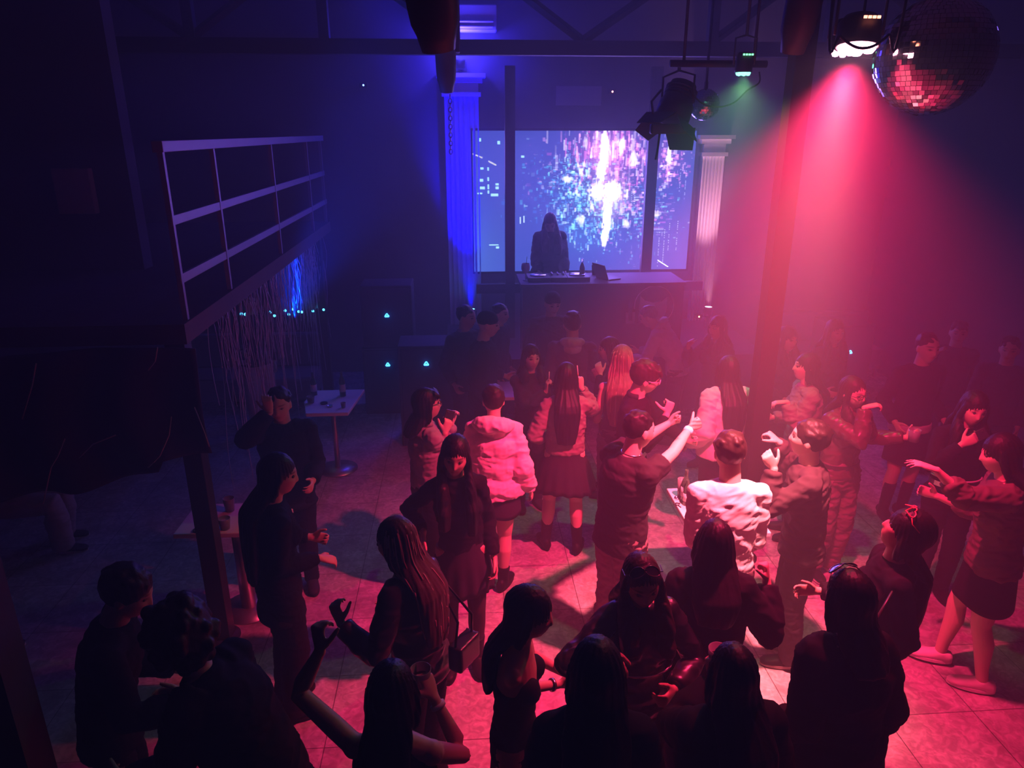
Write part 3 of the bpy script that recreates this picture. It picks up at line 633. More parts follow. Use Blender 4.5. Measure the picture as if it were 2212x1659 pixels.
bottle(at_z(741, 855, .75), 'tall bottle at the right end of the table near the loudspeakers', h=.27)
cup(at_z(672, 870, .75), 'short clear glass beside the brown bottle near the loudspeakers', h=.07, cat='glass')
cup(at_z(742, 880, .75), 'small clear glass in front of the tall bottle near the loudspeakers', h=.05, r0=.02, r1=.025, cat='glass')
def disc(loc, r, m, label, cat, h=.012, name='ashtray'):
    b = MB(); b.lathe([(0, 0), (r, 0), (r, h), (r*.8, h), (r*.7, h*.4), (0, h*.4)]); tag(obj(name, b, m, loc=loc), label, cat)
disc(at_z(700, 872, .75), .035, M_BLACK, 'black round ashtray in the middle of the table near the loudspeakers', 'ashtray')
disc(at_z(713, 878, .75), .03, M_METAL, 'small metal saucer lying right of the black ashtray', 'saucer', name='saucer')
cup(at_z(497, 1103, .75), 'clear glass at the back of the table behind the near pillar', h=.1, cat='glass')
cup(at_z(487, 1142, .75), 'short glass at the front of the table behind the near pillar', h=.08, cat='glass')
disc(at_z(427, 1147, .75), .03, M_BLACK, 'black ashtray on the table corner left of the near pillar', 'ashtray')
bottle(at_z(1478, 1082, .75), 'brown glass bottle standing on the bright table, right of the tumbler', h=.25, m=M_BOTTLE)
cup(at_z(1471, 1074, .75), 'tall clear tumbler with red drink on the bright table', h=.15, r0=.027, r1=.035, fill=M_DRINK, cat='glass')
bottle(at_z(1481, 1090, .75), 'dark slim bottle at the front of the bright table', h=.2, r=.024, m=M_BOTTLE)
disc(at_z(1462, 1077, .75), .02, M_METAL, 'small metal saucer beside the tumbler on the bright table', 'saucer', name='saucer')
def keys(c, label):
    b = MB(); r = np.random.default_rng(4)
    for i in range(5):
        a = r.uniform(0, 6.3); p = np.array(c)+[r.normal()*.018, r.normal()*.012, .003]; b.tube([p, p+.03*np.array([math.cos(a), math.sin(a), 0])], .004, 6)
    t_ = np.linspace(0, 2*math.pi, 13); b.tube([np.array(c)+[.014*math.cos(s_), .014*math.sin(s_), .004] for s_ in t_], .002, 6); tag(obj('keys', b, M_BLACK), label, 'keys')
keys(at_z(1463, 1090, .75), 'bunch of dark keys lying on the left of the bright table')
disc(at_z(1118, 832, .75), .03, M_BLACK, 'black ashtray on the pale table behind the pink puffer jacket', 'ashtray')
# seats
M_SEAT = mat('grey_seat_vinyl', (.16, .14, .17), .6, noise=.2, nscale=8)
def bench(lo, hi, back, label, rz=0):
    e = empty('bench_seat', ((lo[0]+hi[0])/2, (lo[1]+hi[1])/2, 0), rz); tag(e, label, 'bench'); hx, hy = (hi[0]-lo[0])/2, (hi[1]-lo[1])/2
    b = MB(); b.box((-hx, -hy, .12), (hx, hy, .42)); obj('seat', b, M_SEAT, e, smooth=False, bevel=.04)
    b = MB(); b.box((-hx, hy-.14, .4) if back == 'y' else (-hx, -hy, .4), (hx, hy, .85) if back == 'y' else (-hx+.14, hy, .85)); obj('backrest', b, M_SEAT, e, smooth=False, bevel=.04)
    for sx in (-1, 1):
        for sy in (-1, 1): b = MB(); b.box((sx*(hx-.06)-.02, sy*(hy-.06)-.02, 0), (sx*(hx-.06)+.02, sy*(hy-.06)+.02, .12)); obj('leg', b, M_BLACK, e, smooth=False)
bench((-4.6, 5.4), (-3.9, 7.2), 'x', 'grey bench seat against the dark wall under the gallery')
bench((-3.6, 8.6), (-1.85, 9.25), 'y', 'grey bench seat under the far end of the gallery')
bench((4.3, 9.3), (5.9, 9.95), 'y', 'grey bench seat in the red haze by the far right wall')
# pale cushions / draped seat behind the man with glasses
# ------------------------------------------------------------------ people
def unit(v): v = np.asarray(v, float); n = np.linalg.norm(v); return v/(n if n > 1e-9 else 1)
def yawF(F, a): a = math.radians(a); c, s = math.cos(a), math.sin(a); X, Y, Z = F.T; return np.stack([X*c-Y*s, Y*c+X*s, Z], 1)   # + turns right
def fwdF(F, a): a = math.radians(a); c, s = math.cos(a), math.sin(a); X, Y, Z = F.T; return np.stack([X, Y*c-Z*s, Z*c+Y*s], 1)     # + leans forward
def sideF(F, a): a = math.radians(a); c, s = math.cos(a), math.sin(a); X, Y, Z = F.T; return np.stack([X*c-Z*s, Y, Z*c+X*s], 1)    # + leans right
def ik(S, T, a, b, pole):
    S, T = np.array(S, float), np.array(T, float); d = T-S; L = np.linalg.norm(d); mx = (a+b)*.995
    if L > mx: T = S+d/L*mx; L = mx
    L = max(L, abs(a-b)*1.05+.01); d = unit(d); x = (a*a-b*b+L*L)/(2*L); h = math.sqrt(max(a*a-x*x, 0)); p = np.array(pole, float); p = p-d*(p@d)
    if np.linalg.norm(p) < 1e-4: p = np.cross(d, [1, 0, 0])
    return S+d*x+unit(p)*h, S+d*L
FREE = None
class Sk: pass
def skeleton(h, yaw, male, lean=(0, 0), twist=0, hipdrop=0, head=(0, 0, 0), sit=False):
    s = Sk(); s.h = h; s.k = h/1.7; s.male = male
    F = yawF(np.eye(3), yaw); s.F = F; s.Fp = fwdF(F, lean[0]*.25); s.Fc = sideF(fwdF(yawF(F, twist), lean[0]), lean[1]); s.Fh = sideF(fwdF(yawF(fwdF(yawF(F, twist), lean[0]*.4), head[0]), head[1]), head[2])
    s.hip = np.array([0, 0, .525*h-hipdrop]); s.waist = s.hip+s.Fp[:, 2]*.09*h; s.chest = s.waist+(s.Fc[:, 2])*.115*h; s.sh = s.waist+s.Fc[:, 2]*.2*h; s.neck = s.sh+s.Fc[:, 2]*.035*h
    s.atlas = s.neck+unit(s.Fc[:, 2]+s.Fh[:, 2])*.045*h+s.Fc[:, 1]*.008*h
    s.hc = s.atlas+s.Fh[:, 2]*.045*h+s.Fh[:, 1]*.012*h; s.crown = s.hc+s.Fh[:, 2]*.068*h
    sw = (.101 if male else .084)*h; s.S = {1: s.sh+s.Fc[:, 0]*sw-s.Fc[:, 2]*.008*h, -1: s.sh-s.Fc[:, 0]*sw-s.Fc[:, 2]*.008*h}
    hw = .05*h; s.H = {1: s.hip+s.Fp[:, 0]*hw, -1: s.hip-s.Fp[:, 0]*hw}
    return s
HEADN = {}
def head_piece(mb, s, male):
    """sculpted head as a closed grid"""
    n, m = 56, 44; k = s.k*(1.0 if not male else 1.04); V = []
    for i in range(m+1):
        th = math.pi*i/m
        for j in range(n):
            ph = 2*math.pi*j/n; x, y, z = math.sin(th)*math.sin(ph), math.sin(th)*math.cos(ph), math.cos(th)
            X, Y, Z = x*.074, y*(.093 if y > 0 else .098), z*.116
            if Z < 0:  # jaw narrows to the chin
                t = min(1, -Z/.116); X *= 1-.30*t**1.3; Y = Y*(1-.10*t) if Y > 0 else Y*(1-.55*t**.8)
                if Y > 0 and Z > -.112: Y += .012*t
            if Y > 0:
                f = max(0, y)
                def g(cx, cz, sx, sz): return math.exp(-((X-cx)/sx)**2-((Z-cz)/sz)**2)
                Y += .0035*(g(.03, .030, .025, .012)+g(-.03, .030, .025, .012))-.009*(g(.031, .008, .017, .012)+g(-.031, .008, .017, .012))
                Y += .020*math.exp(-(X/.011)**2)*(max(0, min(1, (.022-Z)/.055)) if Z > -.032 else max(0, 1-(-.032-Z)/.009))*(1 if Z < .022 else 0)
                Y += .006*(g(.0, -.052, .022, .006)+g(0, -.066, .018, .006))-.003*g(0, -.059, .022, .0035)+.006*g(0, -.095, .02, .014)
                Y += .004*(g(.042, -.02, .02, .02)+g(-.042, -.02, .02, .02))
            V.append((X, Y, Z))
    V = np.array(V)*k; V = V@s.Fh.T+s.hc; Fs = []
    for i in range(m):
        for j in range(n): a = i*n; Fs.append((a+j, a+n+j, a+n+(j+1) % n, a+(j+1) % n))
    mb.add(V, Fs)
    for sx in (-1, 1):
        mb.ball(s.hc+s.Fh@(np.array([sx*.077, -.008, -.006])*k), (.007*k, .018*k, .031*k), 12, 8, s.Fh)
def finger(mb, base, d, n, L, r, curl):
    pts = [base-d*.012]; p = base.copy(); a = 0; rr = [r]; pts.append(p.copy()); rr.append(r)
    for q, (f, c) in enumerate(((.46, .9), (.3, 1.1), (.24, .8))):
        a += math.radians(curl*c); dd = d*math.cos(a)+n*math.sin(a); p = p+dd*L*f; pts.append(p.copy()); rr.append(r*(1-.13*(q+1)))
    pts.append(p+dd*r*.5); rr.append(r*.35); mb.tube(pts, rr, 8)
def hand(mb, W, d, n, side, k, curl=25, thumb=30, spread=6):
    """d finger direction, n palm direction"""
    d = unit(d); n = unit(np.asarray(n)-d*(np.asarray(n)@d)); t = np.cross(d, n)*side; pl = .088*k
    mb.loft([(W-d*.01*k, t, n, .022*k, .016*k), (W+d*.02*k, t, n, .029*k, .016*k), (W+d*.055*k, t, n, .038*k, .014*k), (W+d*pl, t, n, .038*k, .0115*k), (W+d*(pl+.008*k), t, n, .03*k, .008*k)], 14)
    for i, (o, L) in enumerate(((.029, .072), (.010, .080), (-.009, .074), (-.027, .058))):
        sd = unit(d+t*math.tan(math.radians(spread*(1.5-i)*.66))); finger(mb, W+d*pl*.98+t*o*k, sd, n, L*k, (.0088 if i < 3 else .0076)*k, curl*(1+.12*i))
    b = W+d*.025*k+t*.026*k+n*.004*k; a = math.radians(thumb); td = unit(d*math.cos(a+.35)+t*math.sin(a+.35)+n*.25)
    q = b+td*.04*k; td2 = unit(td+d*.35+n*.35*(curl/50)-t*.15); r = q+td2*.03*k; mb.tube([b-td*.012*k, b, q, r, r+td2*.018*k, r+td2*.024*k], [.012*k, .0145*k, .0115*k, .010*k, .008*k, .004*k], 10)
    return W+d*.075*k+n*.032*k, d, n, t
SKIN = {}
def skin_mat(tone):
    key = 'skin_%s' % tone
    if key in MATS: return MATS[key]
    c = {'light': (.62, .42, .34), 'mid': (.50, .32, .24), 'tan': (.40, .25, .18)}[tone]
    m = mat(key, c, .5, .35, attr='paint'); SKIN[key] = c; return m
def limb_profile(male, wf):
    g = 1.0 if male else .9; return dict(ua=.028*g*wf, ub=.0265*g*wf, el=.0225*g*(wf**.6), fa=.0235*g*wf, wr=.0145*g, th=.052*wf*(1.0 if not male else .98), kn=.033*wf**.6, ca=.034*wf**.8, an=.020)
def torso_secs(s, wf, male, infl=0, z0=None, z1=None, blob=0):
    """ellipse sections pelvis to neck; infl = how far the cloth stands off"""
    h = s.h; P, C = s.Fp, s.Fc; mid = (P+C)/2; w = wf
    if male: T = [(s.hip-P[:, 2]*.045*h, P, .072, .062), (s.hip, P, .094, .064), (s.hip+P[:, 2]*.045*h, P, .092, .062), (s.waist, mid, .085, .058), (s.waist+C[:, 2]*.06*h, C, .09, .061), (s.chest, C, .101, .066), (s.waist+C[:, 2]*.155*h, C, .1, .064), (s.sh-C[:, 2]*.005*h, C, .09, .054), (s.sh+C[:, 2]*.018*h, C, .058, .044), (s.neck, C, .036, .037)]
    else: T = [(s.hip-P[:, 2]*.045*h, P, .076, .062), (s.hip-P[:, 2]*.0*h, P, .1, .066), (s.hip+P[:, 2]*.03*h, P, .097, .066), (s.waist-P[:, 2]*.01*h, mid, .077, .056), (s.waist+C[:, 2]*.055*h, C, .079, .056), (s.chest, C, .087, .063), (s.waist+C[:, 2]*.15*h, C, .083, .06), (s.sh-C[:, 2]*.008*h, C, .074, .048), (s.sh+C[:, 2]*.015*h, C, .048, .038), (s.neck, C, .03, .032)]
    out = []
    for i, (p, Fm, a, b) in enumerate(T):
        g = infl*(1 if i < len(T)-2 else .6 if i == len(T)-2 else .45)
        out.append((p, Fm[:, 0], Fm[:, 1], a*h*(w if i < 8 else 1)+g, b*h*(w if i < 8 else 1)+g))
    return out
def add_breasts(mb, s, wf, g=0):
    for sx in (-1, 1): mb.ball(s.chest+s.Fc@np.array([sx*.043*s.h, .042*s.h*wf, .005*s.h]), (.036*s.h*wf+g, .034*s.h*wf+g, .036*s.h*wf+g), 14, 10, s.Fc)

def person(label, crown, h=1.62, yaw=0, male=False, wf=1.0, tone='mid', lean=(0, 0), twist=0, head=(0, 0, 0), drop=0, R=None, L=None, feet=None, legs=None,
           hair=None, top=None, bottom=None, shoes=('shoe', (.03, .03, .03)), extras=(), vox=.0065, eyes=True, group=None, at=None, name='person'):
    wf = wf*.92; s = skeleton(h, yaw, male, lean, twist, drop, head); k = s.k; pr = limb_profile(male, wf)
    if at is None:
        zc = s.crown[2]+.012*k; q = at_z(crown[0], crown[1], zc+.0); root = np.array([q[0]-s.crown[0], q[1]-s.crown[1], 0.0])
    else: root = np.array(at, float)
    # ---- legs
    K, A, FT = {}, {}, {}
    feet = feet or {}
    for sd in (1, -1):
        fx, fy, fa, fz = feet.get(sd, (.085*sd, 0, 8*sd, 0)); fz0 = fz; an = s.F@np.array([fx, fy-.02, 0])+np.array([0, 0, .055*k+fz]); an[:2] += s.hip[:2]
        K[sd], A[sd] = ik(s.H[sd], an, .245*h, .245*h, s.F@np.array([.06*sd, 1, .15]) if legs is None else s.F@np.array(legs[sd])); Ft = yawF(s.F, fa); 
        if legs is not None or fz0 > .03: Ft = fwdF(Ft, 25 if fz0 > .03 else 0)
        FT[sd] = Ft
    # ---- arms
    arm = {}
    for sd, sp in ((1, R), (-1, L)):
        S = s.S[sd]; sp = dict(sp or {}); a, b = .17*h, .148*h
        if 'px' in sp: T = at_y(sp['px'][0], sp['px'][1], root[1]+s.hip[1]+sp['px'][2])-root
        else:
            l = sp.get('loc', (.06, .03, -.30)); T = S+s.Fc[:, 0]*sd*l[0]*k+s.Fc[:, 1]*l[1]*k+np.array([0, 0, 1])*l[2]*k if False else S+(s.F[:, 0]*sd*l[0]+s.F[:, 1]*l[1]+np.array([0, 0, l[2]]))*k*(1.0)
            if 'loc' not in sp: T = S+(s.F[:, 0]*sd*.035+s.F[:, 1]*.06+np.array([0, 0, -.51]))*k
        pole = sp.get('pole', (.15, -.9, -.5)); pw = s.F[:, 0]*sd*pole[0]+s.F[:, 1]*pole[1]+np.array([0, 0, pole[2]]); E_, W_ = ik(S, T, a, b, pw)
        fd = unit(W_-E_)
        if 'dir' in sp: q = sp['dir']; fd = unit(s.F[:, 0]*sd*q[0]+s.F[:, 1]*q[1]+np.array([0, 0, q[2]]))
        pn = sp.get('palm', (-1, .1, .0)); pn = s.F[:, 0]*sd*pn[0]+s.F[:, 1]*pn[1]+np.array([0, 0, pn[2]])
        if np.linalg.norm(np.cross(fd, unit(pn))) < .2: pn = pn+s.F[:, 1]
        arm[sd] = dict(S=S, E=E_, W=W_, fd=fd, pn=pn, **{q: sp[q] for q in ('curl', 'thumb', 'spread') if q in sp})
    # ---- body, one surface
    mb = MB(); mb.loft(torso_secs(s, wf, male), 24)
    if not male: add_breasts(mb, s, wf)
    mb.tube([s.sh-s.Fc[:, 2]*.02*h, s.neck, s.atlas, s.hc-s.Fh[:, 1]*.02*k], [.05*k, .053*k if not male else .06*k, .05*k if not male else .058*k, .05*k], 16)
    head_piece(mb, s, male); grips = {}
    for sd in (1, -1):
        a = arm[sd]; S, E_, W_ = a['S'], a['E'], a['W']; f = unit(W_-E_)
        mb.tube([s.sh+s.Fc[:, 0]*sd*.03*h+s.Fc[:, 2]*.0*h, S, S+(E_-S)*.35, E_, E_+(W_-E_)*.25, W_-f*.02*k, W_+f*.005], [.036*h*wf, pr['ua']*h, pr['ub']*h, pr['el']*h, pr['fa']*h, pr['wr']*h, pr['wr']*h], 14)
        mb.ball(S, pr['ua']*h*1.08, 14, 10)
        grips[sd] = hand(mb, W_, a['fd'], a['pn'], sd, k*.98, a.get('curl', 28), a.get('thumb', 28), a.get('spread', 6))
        Hh = s.H[sd]; mb.tube([Hh+np.array([0, 0, .04*h]), Hh, Hh+(K[sd]-Hh)*.3, K[sd]+(Hh-K[sd])*.12, K[sd], K[sd]+(A[sd]-K[sd])*.3-s.F[:, 1]*.008*h, K[sd]+(A[sd]-K[sd])*.75, A[sd]], [.05*h*wf, pr['th']*h*1.02, pr['th']*h*.95, pr['kn']*h*1.12, pr['kn']*h, pr['ca']*h, pr['an']*h*1.15, pr['an']*h], 16)
        t = FT[sd]; c = A[sd]; mb.loft([(c+t@np.array([0, y, z])*k, t[:, 0], t[:, 2], a_*k, b_*k) for y, z, a_, b_ in ((-.055, -.025, .02, .018), (-.04, -.02, .03, .03), (.02, -.015, .034, .036), (.08, -.028, .04, .022), (.13, -.034, .038, .015), (.17, -.037, .02, .009))], 14)
    bm = remesh(mb, vox, 2)
    # paint lips, brows and lids on the head
    base = np.array({'light': (.62, .42, .34), 'mid': (.50, .32, .24), 'tan': (.40, .25, .18)}[tone]); V = getv(bm); hl = (V-s.hc)@s.Fh/(k*(1.04 if male else 1)); C = np.tile(base, (len(V), 1)); fr = hl[:, 1] > .05
    def blend(mask, col): C[:] = C*(1-mask[:, None])+np.array(col)*mask[:, None]
    X, Z = hl[:, 0], hl[:, 2]
    lip = fr*np.exp(-(X/.024)**4-((Z+.059)/.0095)**4); blend(np.clip(lip, 0, 1)*.75, base*np.array([.75, .35, .35]))
    for sx in (-1, 1):
        blend(np.clip(fr*np.exp(-((X-sx*.033)/.021)**4-((Z-.032-.0*X)/.0055)**4), 0, 1)*.85, (.03, .02, .015))
        blend(np.clip(fr*np.exp(-((X-sx*.031)/.016)**4-((Z-.009)/.0065)**4), 0, 1)*.8, (.04, .03, .03))
    col = bm.color_attributes.new('paint', 'FLOAT_COLOR', 'POINT'); cc = np.ones((len(V), 4)); cc[:, :3] = C; col.data.foreach_set('color', cc.ravel())
    setv(bm, V); o = link(name, bm, skin_mat(tone)); o.location = root; tag(o, label, 'person', group)
    part = lambda n, me, m: link(n, me, m, o)
    if eyes and abs(((yaw+twist*.0+head[0]+180) % 360)-180) > 35:
        for sx in (-1, 1):
            b = MB(); b.ball(s.hc+s.Fh@(np.array([sx*.031, .0765, .008])*k), .0105*k, 12, 8); part('eye', b.mesh('eye'), mat('eye_gloss', (.06, .045, .04), .15, .6))
    ctx = dict(s=s, k=k, arm=arm, K=K, A=A, FT=FT, root=root, o=o, wf=wf, male=male, pr=pr, grips=grips, h=h, part=part)
    if bottom: make_bottom(ctx, **bottom)
    if top: make_top(ctx, **top)
    if shoes: make_shoes(ctx, *shoes)
    if hair: make_hair(ctx, **hair)
    for ex in extras: ex(ctx)
    # the origin stands on the floor under the pelvis
    return ctx
def cloth_mat(col, rough=.8, leather=False, fuzzy=0):
    key = 'cloth_%03d_%03d_%03d_%s%d' % (*[int(c*999) for c in col], 'l' if leather else 'c', int(rough*10))
    return mat(key, col, .35 if leather else rough, .5 if leather else .1, noise=.15, nscale=25 if not leather else 12, bump=.12)
SEED = [100]
def make_top(c, kind='jacket', col=(.03, .03, .035), infl=.018, hem=-.02, sleeve='long', leather=False, wr=.006, sc=9, puff=False, hood=None, collar=None, hoodk=1.0, name=None, neckdrop=0, sleevecol=None, wide=1.0, strapless=False, vox=.009):
    s, h, k, wf, male = c['s'], c['h'], c['k'], c['wf'], c['male']; pr = c['pr']; SEED[0] += 1; mb = MB(); infl = infl*.68 if infl > .015 else infl; c['infl'] = infl
    T = torso_secs(s, wf, male, infl); H0 = s.hip+s.Fp[:, 2]*hem*h
    start = [i for i, t in enumerate(T) if (t[0]-H0)@s.Fp[:, 2] > .012*h]; i0 = start[0] if start else 0
    w0, d0 = T[i0][3]*wide+.004, T[i0][4]*wide+.004
    if hem < -.03: w0, d0 = T[1][3]*wide+.01, T[1][4]*wide+.01
    up = np.array([0, 0, 1.0])*.02
    secs = [(H0, s.Fp[:, 0], s.Fp[:, 1], w0*.99, d0*.99), (H0+s.Fp[:, 2]*.02, s.Fp[:, 0], s.Fp[:, 1], w0, d0)]+[(a, b, e, f*(wide if i < 7 else 1), g*(wide if i < 7 else 1)) for i, (a, b, e, f, g) in enumerate(T) if i >= i0]
    if strapless: secs = [t for t in secs if (t[0]-s.chest)@s.Fc[:, 2] < .03*h]
    elif neckdrop: secs = secs[:-1]+[(secs[-1][0]-s.Fc[:, 2]*neckdrop, *secs[-1][1:])]
    mb.loft(secs, 28)
    if not male: add_breasts(mb, s, wf, infl*.8)
    if sleeve != 'none' and not strapless:
        fr = {'long': (1, .92), 'short': (.5, 0), 'elbow': (1, .1), 'push': (1, .55)}[sleeve]
        sm = mb if sleevecol is None else MB()
        for sd in (1, -1):
            a = c['arm'][sd]; S, E_, W_ = a['S'], a['E'], a['W']; g = infl*1.05
            mb.ball(S, pr['ua']*h*1.02+g*.8, 16, 12)
            pts = [s.sh+s.Fc[:, 0]*sd*.045*h, S, S+(E_-S)*.5]; rr = [.036*h*wf+g*.5, pr['ua']*h*1.0+g*.85, pr['ub']*h+g*.9]
            if fr[1] > 0 or fr[0] == 1: pts += [E_]; rr += [pr['el']*h*1.1+g]
            if fr[1] > 0: pts += [E_+(W_-E_)*min(.4, fr[1]*.5), E_+(W_-E_)*fr[1]]; rr += [pr['fa']*h+g, pr['wr']*h*1.15+g*.75]
            sm.tube(pts, rr, 18)
        if sm is not mb:
            me = remesh(sm, vox, 3); wrinkle(me, wr, sc*1.3, SEED[0]+50); c['part']('sleeves', me, cloth_mat(sleevecol, leather=leather))
    if hood:
        p = s.neck-s.Fc[:, 1]*.055*k-s.Fc[:, 2]*.0; t = np.linspace(-.35, math.pi+.35, 13)
        mb2 = mb if hood is True else MB()
        mb2.tube([s.neck+s.Fc@(np.array([.095*math.cos(a), -.035-.085*math.sin(a), .0+.02*math.sin(a)])*k*hoodk) for a in t], [(.022+.026*math.sin(max(0, min(math.pi, a))))*k*hoodk for a in t], 12)
        mb2.ball(s.neck+s.Fc@(np.array([0, -.1, -.045])*k), (.085*k, .045*k, .06*k), 16, 10, s.Fc)
        if mb2 is not mb: me = remesh(mb2, vox, 3); wrinkle(me, .006, 14, SEED[0]+9); c['part']('hood', me, cloth_mat(hood))
    if collar:
        t = np.linspace(-.5, math.pi+.5, 11); cb = MB(); cb.tube([s.neck+s.Fc@(np.array([.062*math.cos(a), .004-.06*math.sin(a), .012])*k) for a in t], .017*k, 10, flat=1.3)
        me = remesh(cb, .007, 2); c['part']('collar', me, cloth_mat(collar if collar is not True else col, leather=leather))
    me = remesh(mb, vox, 3)
    if puff:
        V = getv(me); N = getn(me); q = (V-s.hip)@s.Fc; z = q[:, 2]+.02*np.sin(q[:, 0]*9); n0 = snoise(V, 5, SEED[0]+5, 2); z = z+n0*.035; st = np.abs(np.sin(z*math.pi/.15))**.7; n = snoise(V, 9, SEED[0], 3, (1, 1, 2)); setv(me, V+N*((st-.6)*.016+(1-2*np.abs(n)**.8)*.011)[:, None])
    else: wrinkle(me, wr, sc, SEED[0])
    c['part'](name or kind, me, cloth_mat(col, leather=leather)); c['topmesh'] = me
def make_bottom(c, kind='trousers', col=(.025, .025, .03), length=.2, flare=1.25, pleats=0, infl=.012, baggy=1.0, wr=.004, leather=False, belt=None, sc=9, wrap=0):
    s, h, k, wf = c['s'], c['h'], c['k'], c['wf']; pr = c['pr']; SEED[0] += 1
    T = torso_secs(s, wf, c['male'], infl)
    if kind in ('skirt', 'shorts', 'dress'):
        mb = MB(); n = 72; topz = s.waist-s.Fp[:, 2]*.012*h; V = []; Fs = []; rows = 10
        for i in range(rows+1):
            t = i/rows; p = topz-np.array([0, 0, 1])*((length+.09*h)*t); w = (T[3][3]+(T[1][3]*1.02-T[3][3])*min(1, t*2.2))*(1+(flare-1)*max(0, t-.25)/.75); d = (T[3][4]+(T[1][4]*1.06-T[3][4])*min(1, t*2.2))*(1+(flare-1)*max(0, t-.25)/.75*1.2)
            for j in range(n):
                a = 2*math.pi*j/n; q = 1+(.07*max(0, t-.2)*(math.sin(a*pleats)) if pleats else .02*t*math.sin(a*5+1))
                V.append(p+s.Fp[:, 0]*math.cos(a)*w*q+s.Fp[:, 1]*math.sin(a)*d*q+np.array([0, 0, .012*t*math.sin(3*a+1)]))
        for i in range(rows):
            for j in range(n): a = i*n; Fs.append((a+j, a+n+j, a+n+(j+1) % n, a+(j+1) % n))
        V += [topz, V[rows*n]*0+topz-np.array([0, 0, length+.09*h-.03])]
        for j in range(n): Fs += [(rows*n+n, j, (j+1) % n), (rows*n+n+1, rows*n+(j+1) % n, rows*n+j)]
        mb.add(V, Fs); me = mb.mesh(kind); c['part'](kind, me, cloth_mat(col, leather=leather))
    else:
        mb = MB(); mb.loft([(a, b, e, f, g) for (a, b, e, f, g) in T[:4]], 24)
        for sd in (1, -1):
            H_, K_, A_ = s.H[sd], c['K'][sd], c['A'][sd]; g = infl; bg = baggy
            pts = [H_+np.array([0, 0, .03*h]), H_-np.array([0, 0, .005*h]), H_+(K_-H_)*.4, K_, K_+(A_-K_)*.35, K_+(A_-K_)*.8, A_+(A_-K_)*.02]
            mb.tube(pts, [.052*h*wf+g, pr['th']*h*1.03+g, pr['th']*h*.92*bg**.3+g, pr['kn']*h*1.1*bg**.6+g, pr['ca']*h*1.0*bg**.8+g, pr['an']*h*1.25*bg+g, pr['an']*h*1.3*bg+g], 20)
        me = remesh(mb, .009, 2); wrinkle(me, wr*1.3, sc, SEED[0], (1, 1, 2.2)); c['part'](kind, me, cloth_mat(col, leather=leather))
    if belt:
        mb = MB(); p = s.hip+s.Fp[:, 2]*.065*h; w = (T[2][3]+T[3][3])/2+.004; d = (T[2][4]+T[3][4])/2+.004
        t = np.linspace(0, 2*math.pi, 41); 
        V = []; 
        for a in t[:-1]:
            o_ = s.Fp[:, 0]*math.cos(a)+s.Fp[:, 1]*math.sin(a)
            for rr, zz_ in ((0, -.018), (.006, -.018), (.006, .018), (0, .018)): V.append(p+s.Fp[:, 0]*math.cos(a)*(w+rr)+s.Fp[:, 1]*math.sin(a)*(d+rr)+s.Fp[:, 2]*zz_)
        n = 40; Fs = []
        for j in range(n):
            for q in range(4): Fs.append((4*j+q, 4*((j+1) % n)+q, 4*((j+1) % n)+(q+1) % 4, 4*j+(q+1) % 4))
        mb.add(V, Fs); c['part']('belt', mb.mesh('belt', False), belt)
def make_shoes(c, kind='shoe', col=(.03, .03, .03), sole=None, hgt=.0, platform=0):
    s, k = c['s'], c['k']
    for sd in (1, -1):
        t, a, kn = c['FT'][sd], c['A'][sd], c['K'][sd]; mb = MB()
        mb.loft([(a+t@(np.array([0, y, z])*k), t[:, 0], t[:, 2], w*k, d*k) for y, z, w, d in ((-.078, -.02, .022, .026), (-.062, -.012, .036, .042), (.0, -.006, .042, .05), (.06, -.018, .046, .038), (.12, -.026, .048, .03), (.165, -.03, .04, .024), (.19, -.034, .018, .014))], 18)
        if kind == 'boot':
            u_ = unit(kn-a); mb.tube([a-u_*.02, a+u_*.04, a+u_*(hgt or .12)], [.044*k, .045*k, .05*k+.004], 18)
        elif kind == 'sneaker': mb.tube([a-unit(kn-a)*.01, a+unit(kn-a)*.02], [.043*k, .042*k], 16)
        me = remesh(mb, .0075, 2); sh = c['part'](kind if kind != 'boot' else 'boot', me, cloth_mat(col, .45))
        sb = MB(); pts = []; n = 22
        for j in range(n):
            an = 2*math.pi*j/n; x = .046*math.cos(an)*(1+.12*math.sin(an)); y = .055+.137*math.sin(an); pts.append((x, y))
        z0, z1 = -.055-platform*.0, -.034; V = [a+t@(np.array([x, y, z])*k) for z in (z0, z1) for x, y in pts]
        sb.add(V, [tuple(range(n))[::-1], tuple(range(n, 2*n))]+[(j, (j+1) % n, n+(j+1) % n, n+j) for j in range(n)]); link('sole', sb.mesh('sole', False), cloth_mat(sole or (.02, .02, .02), .6), sh)
def hair_mat(col, gloss=.5):
    return mat('hair_%03d_%03d_%03d' % tuple(int(c*999) for c in col), col, gloss, .25, noise=.45, nscale=60, stretch=(1, 1, .12), bump=.25)
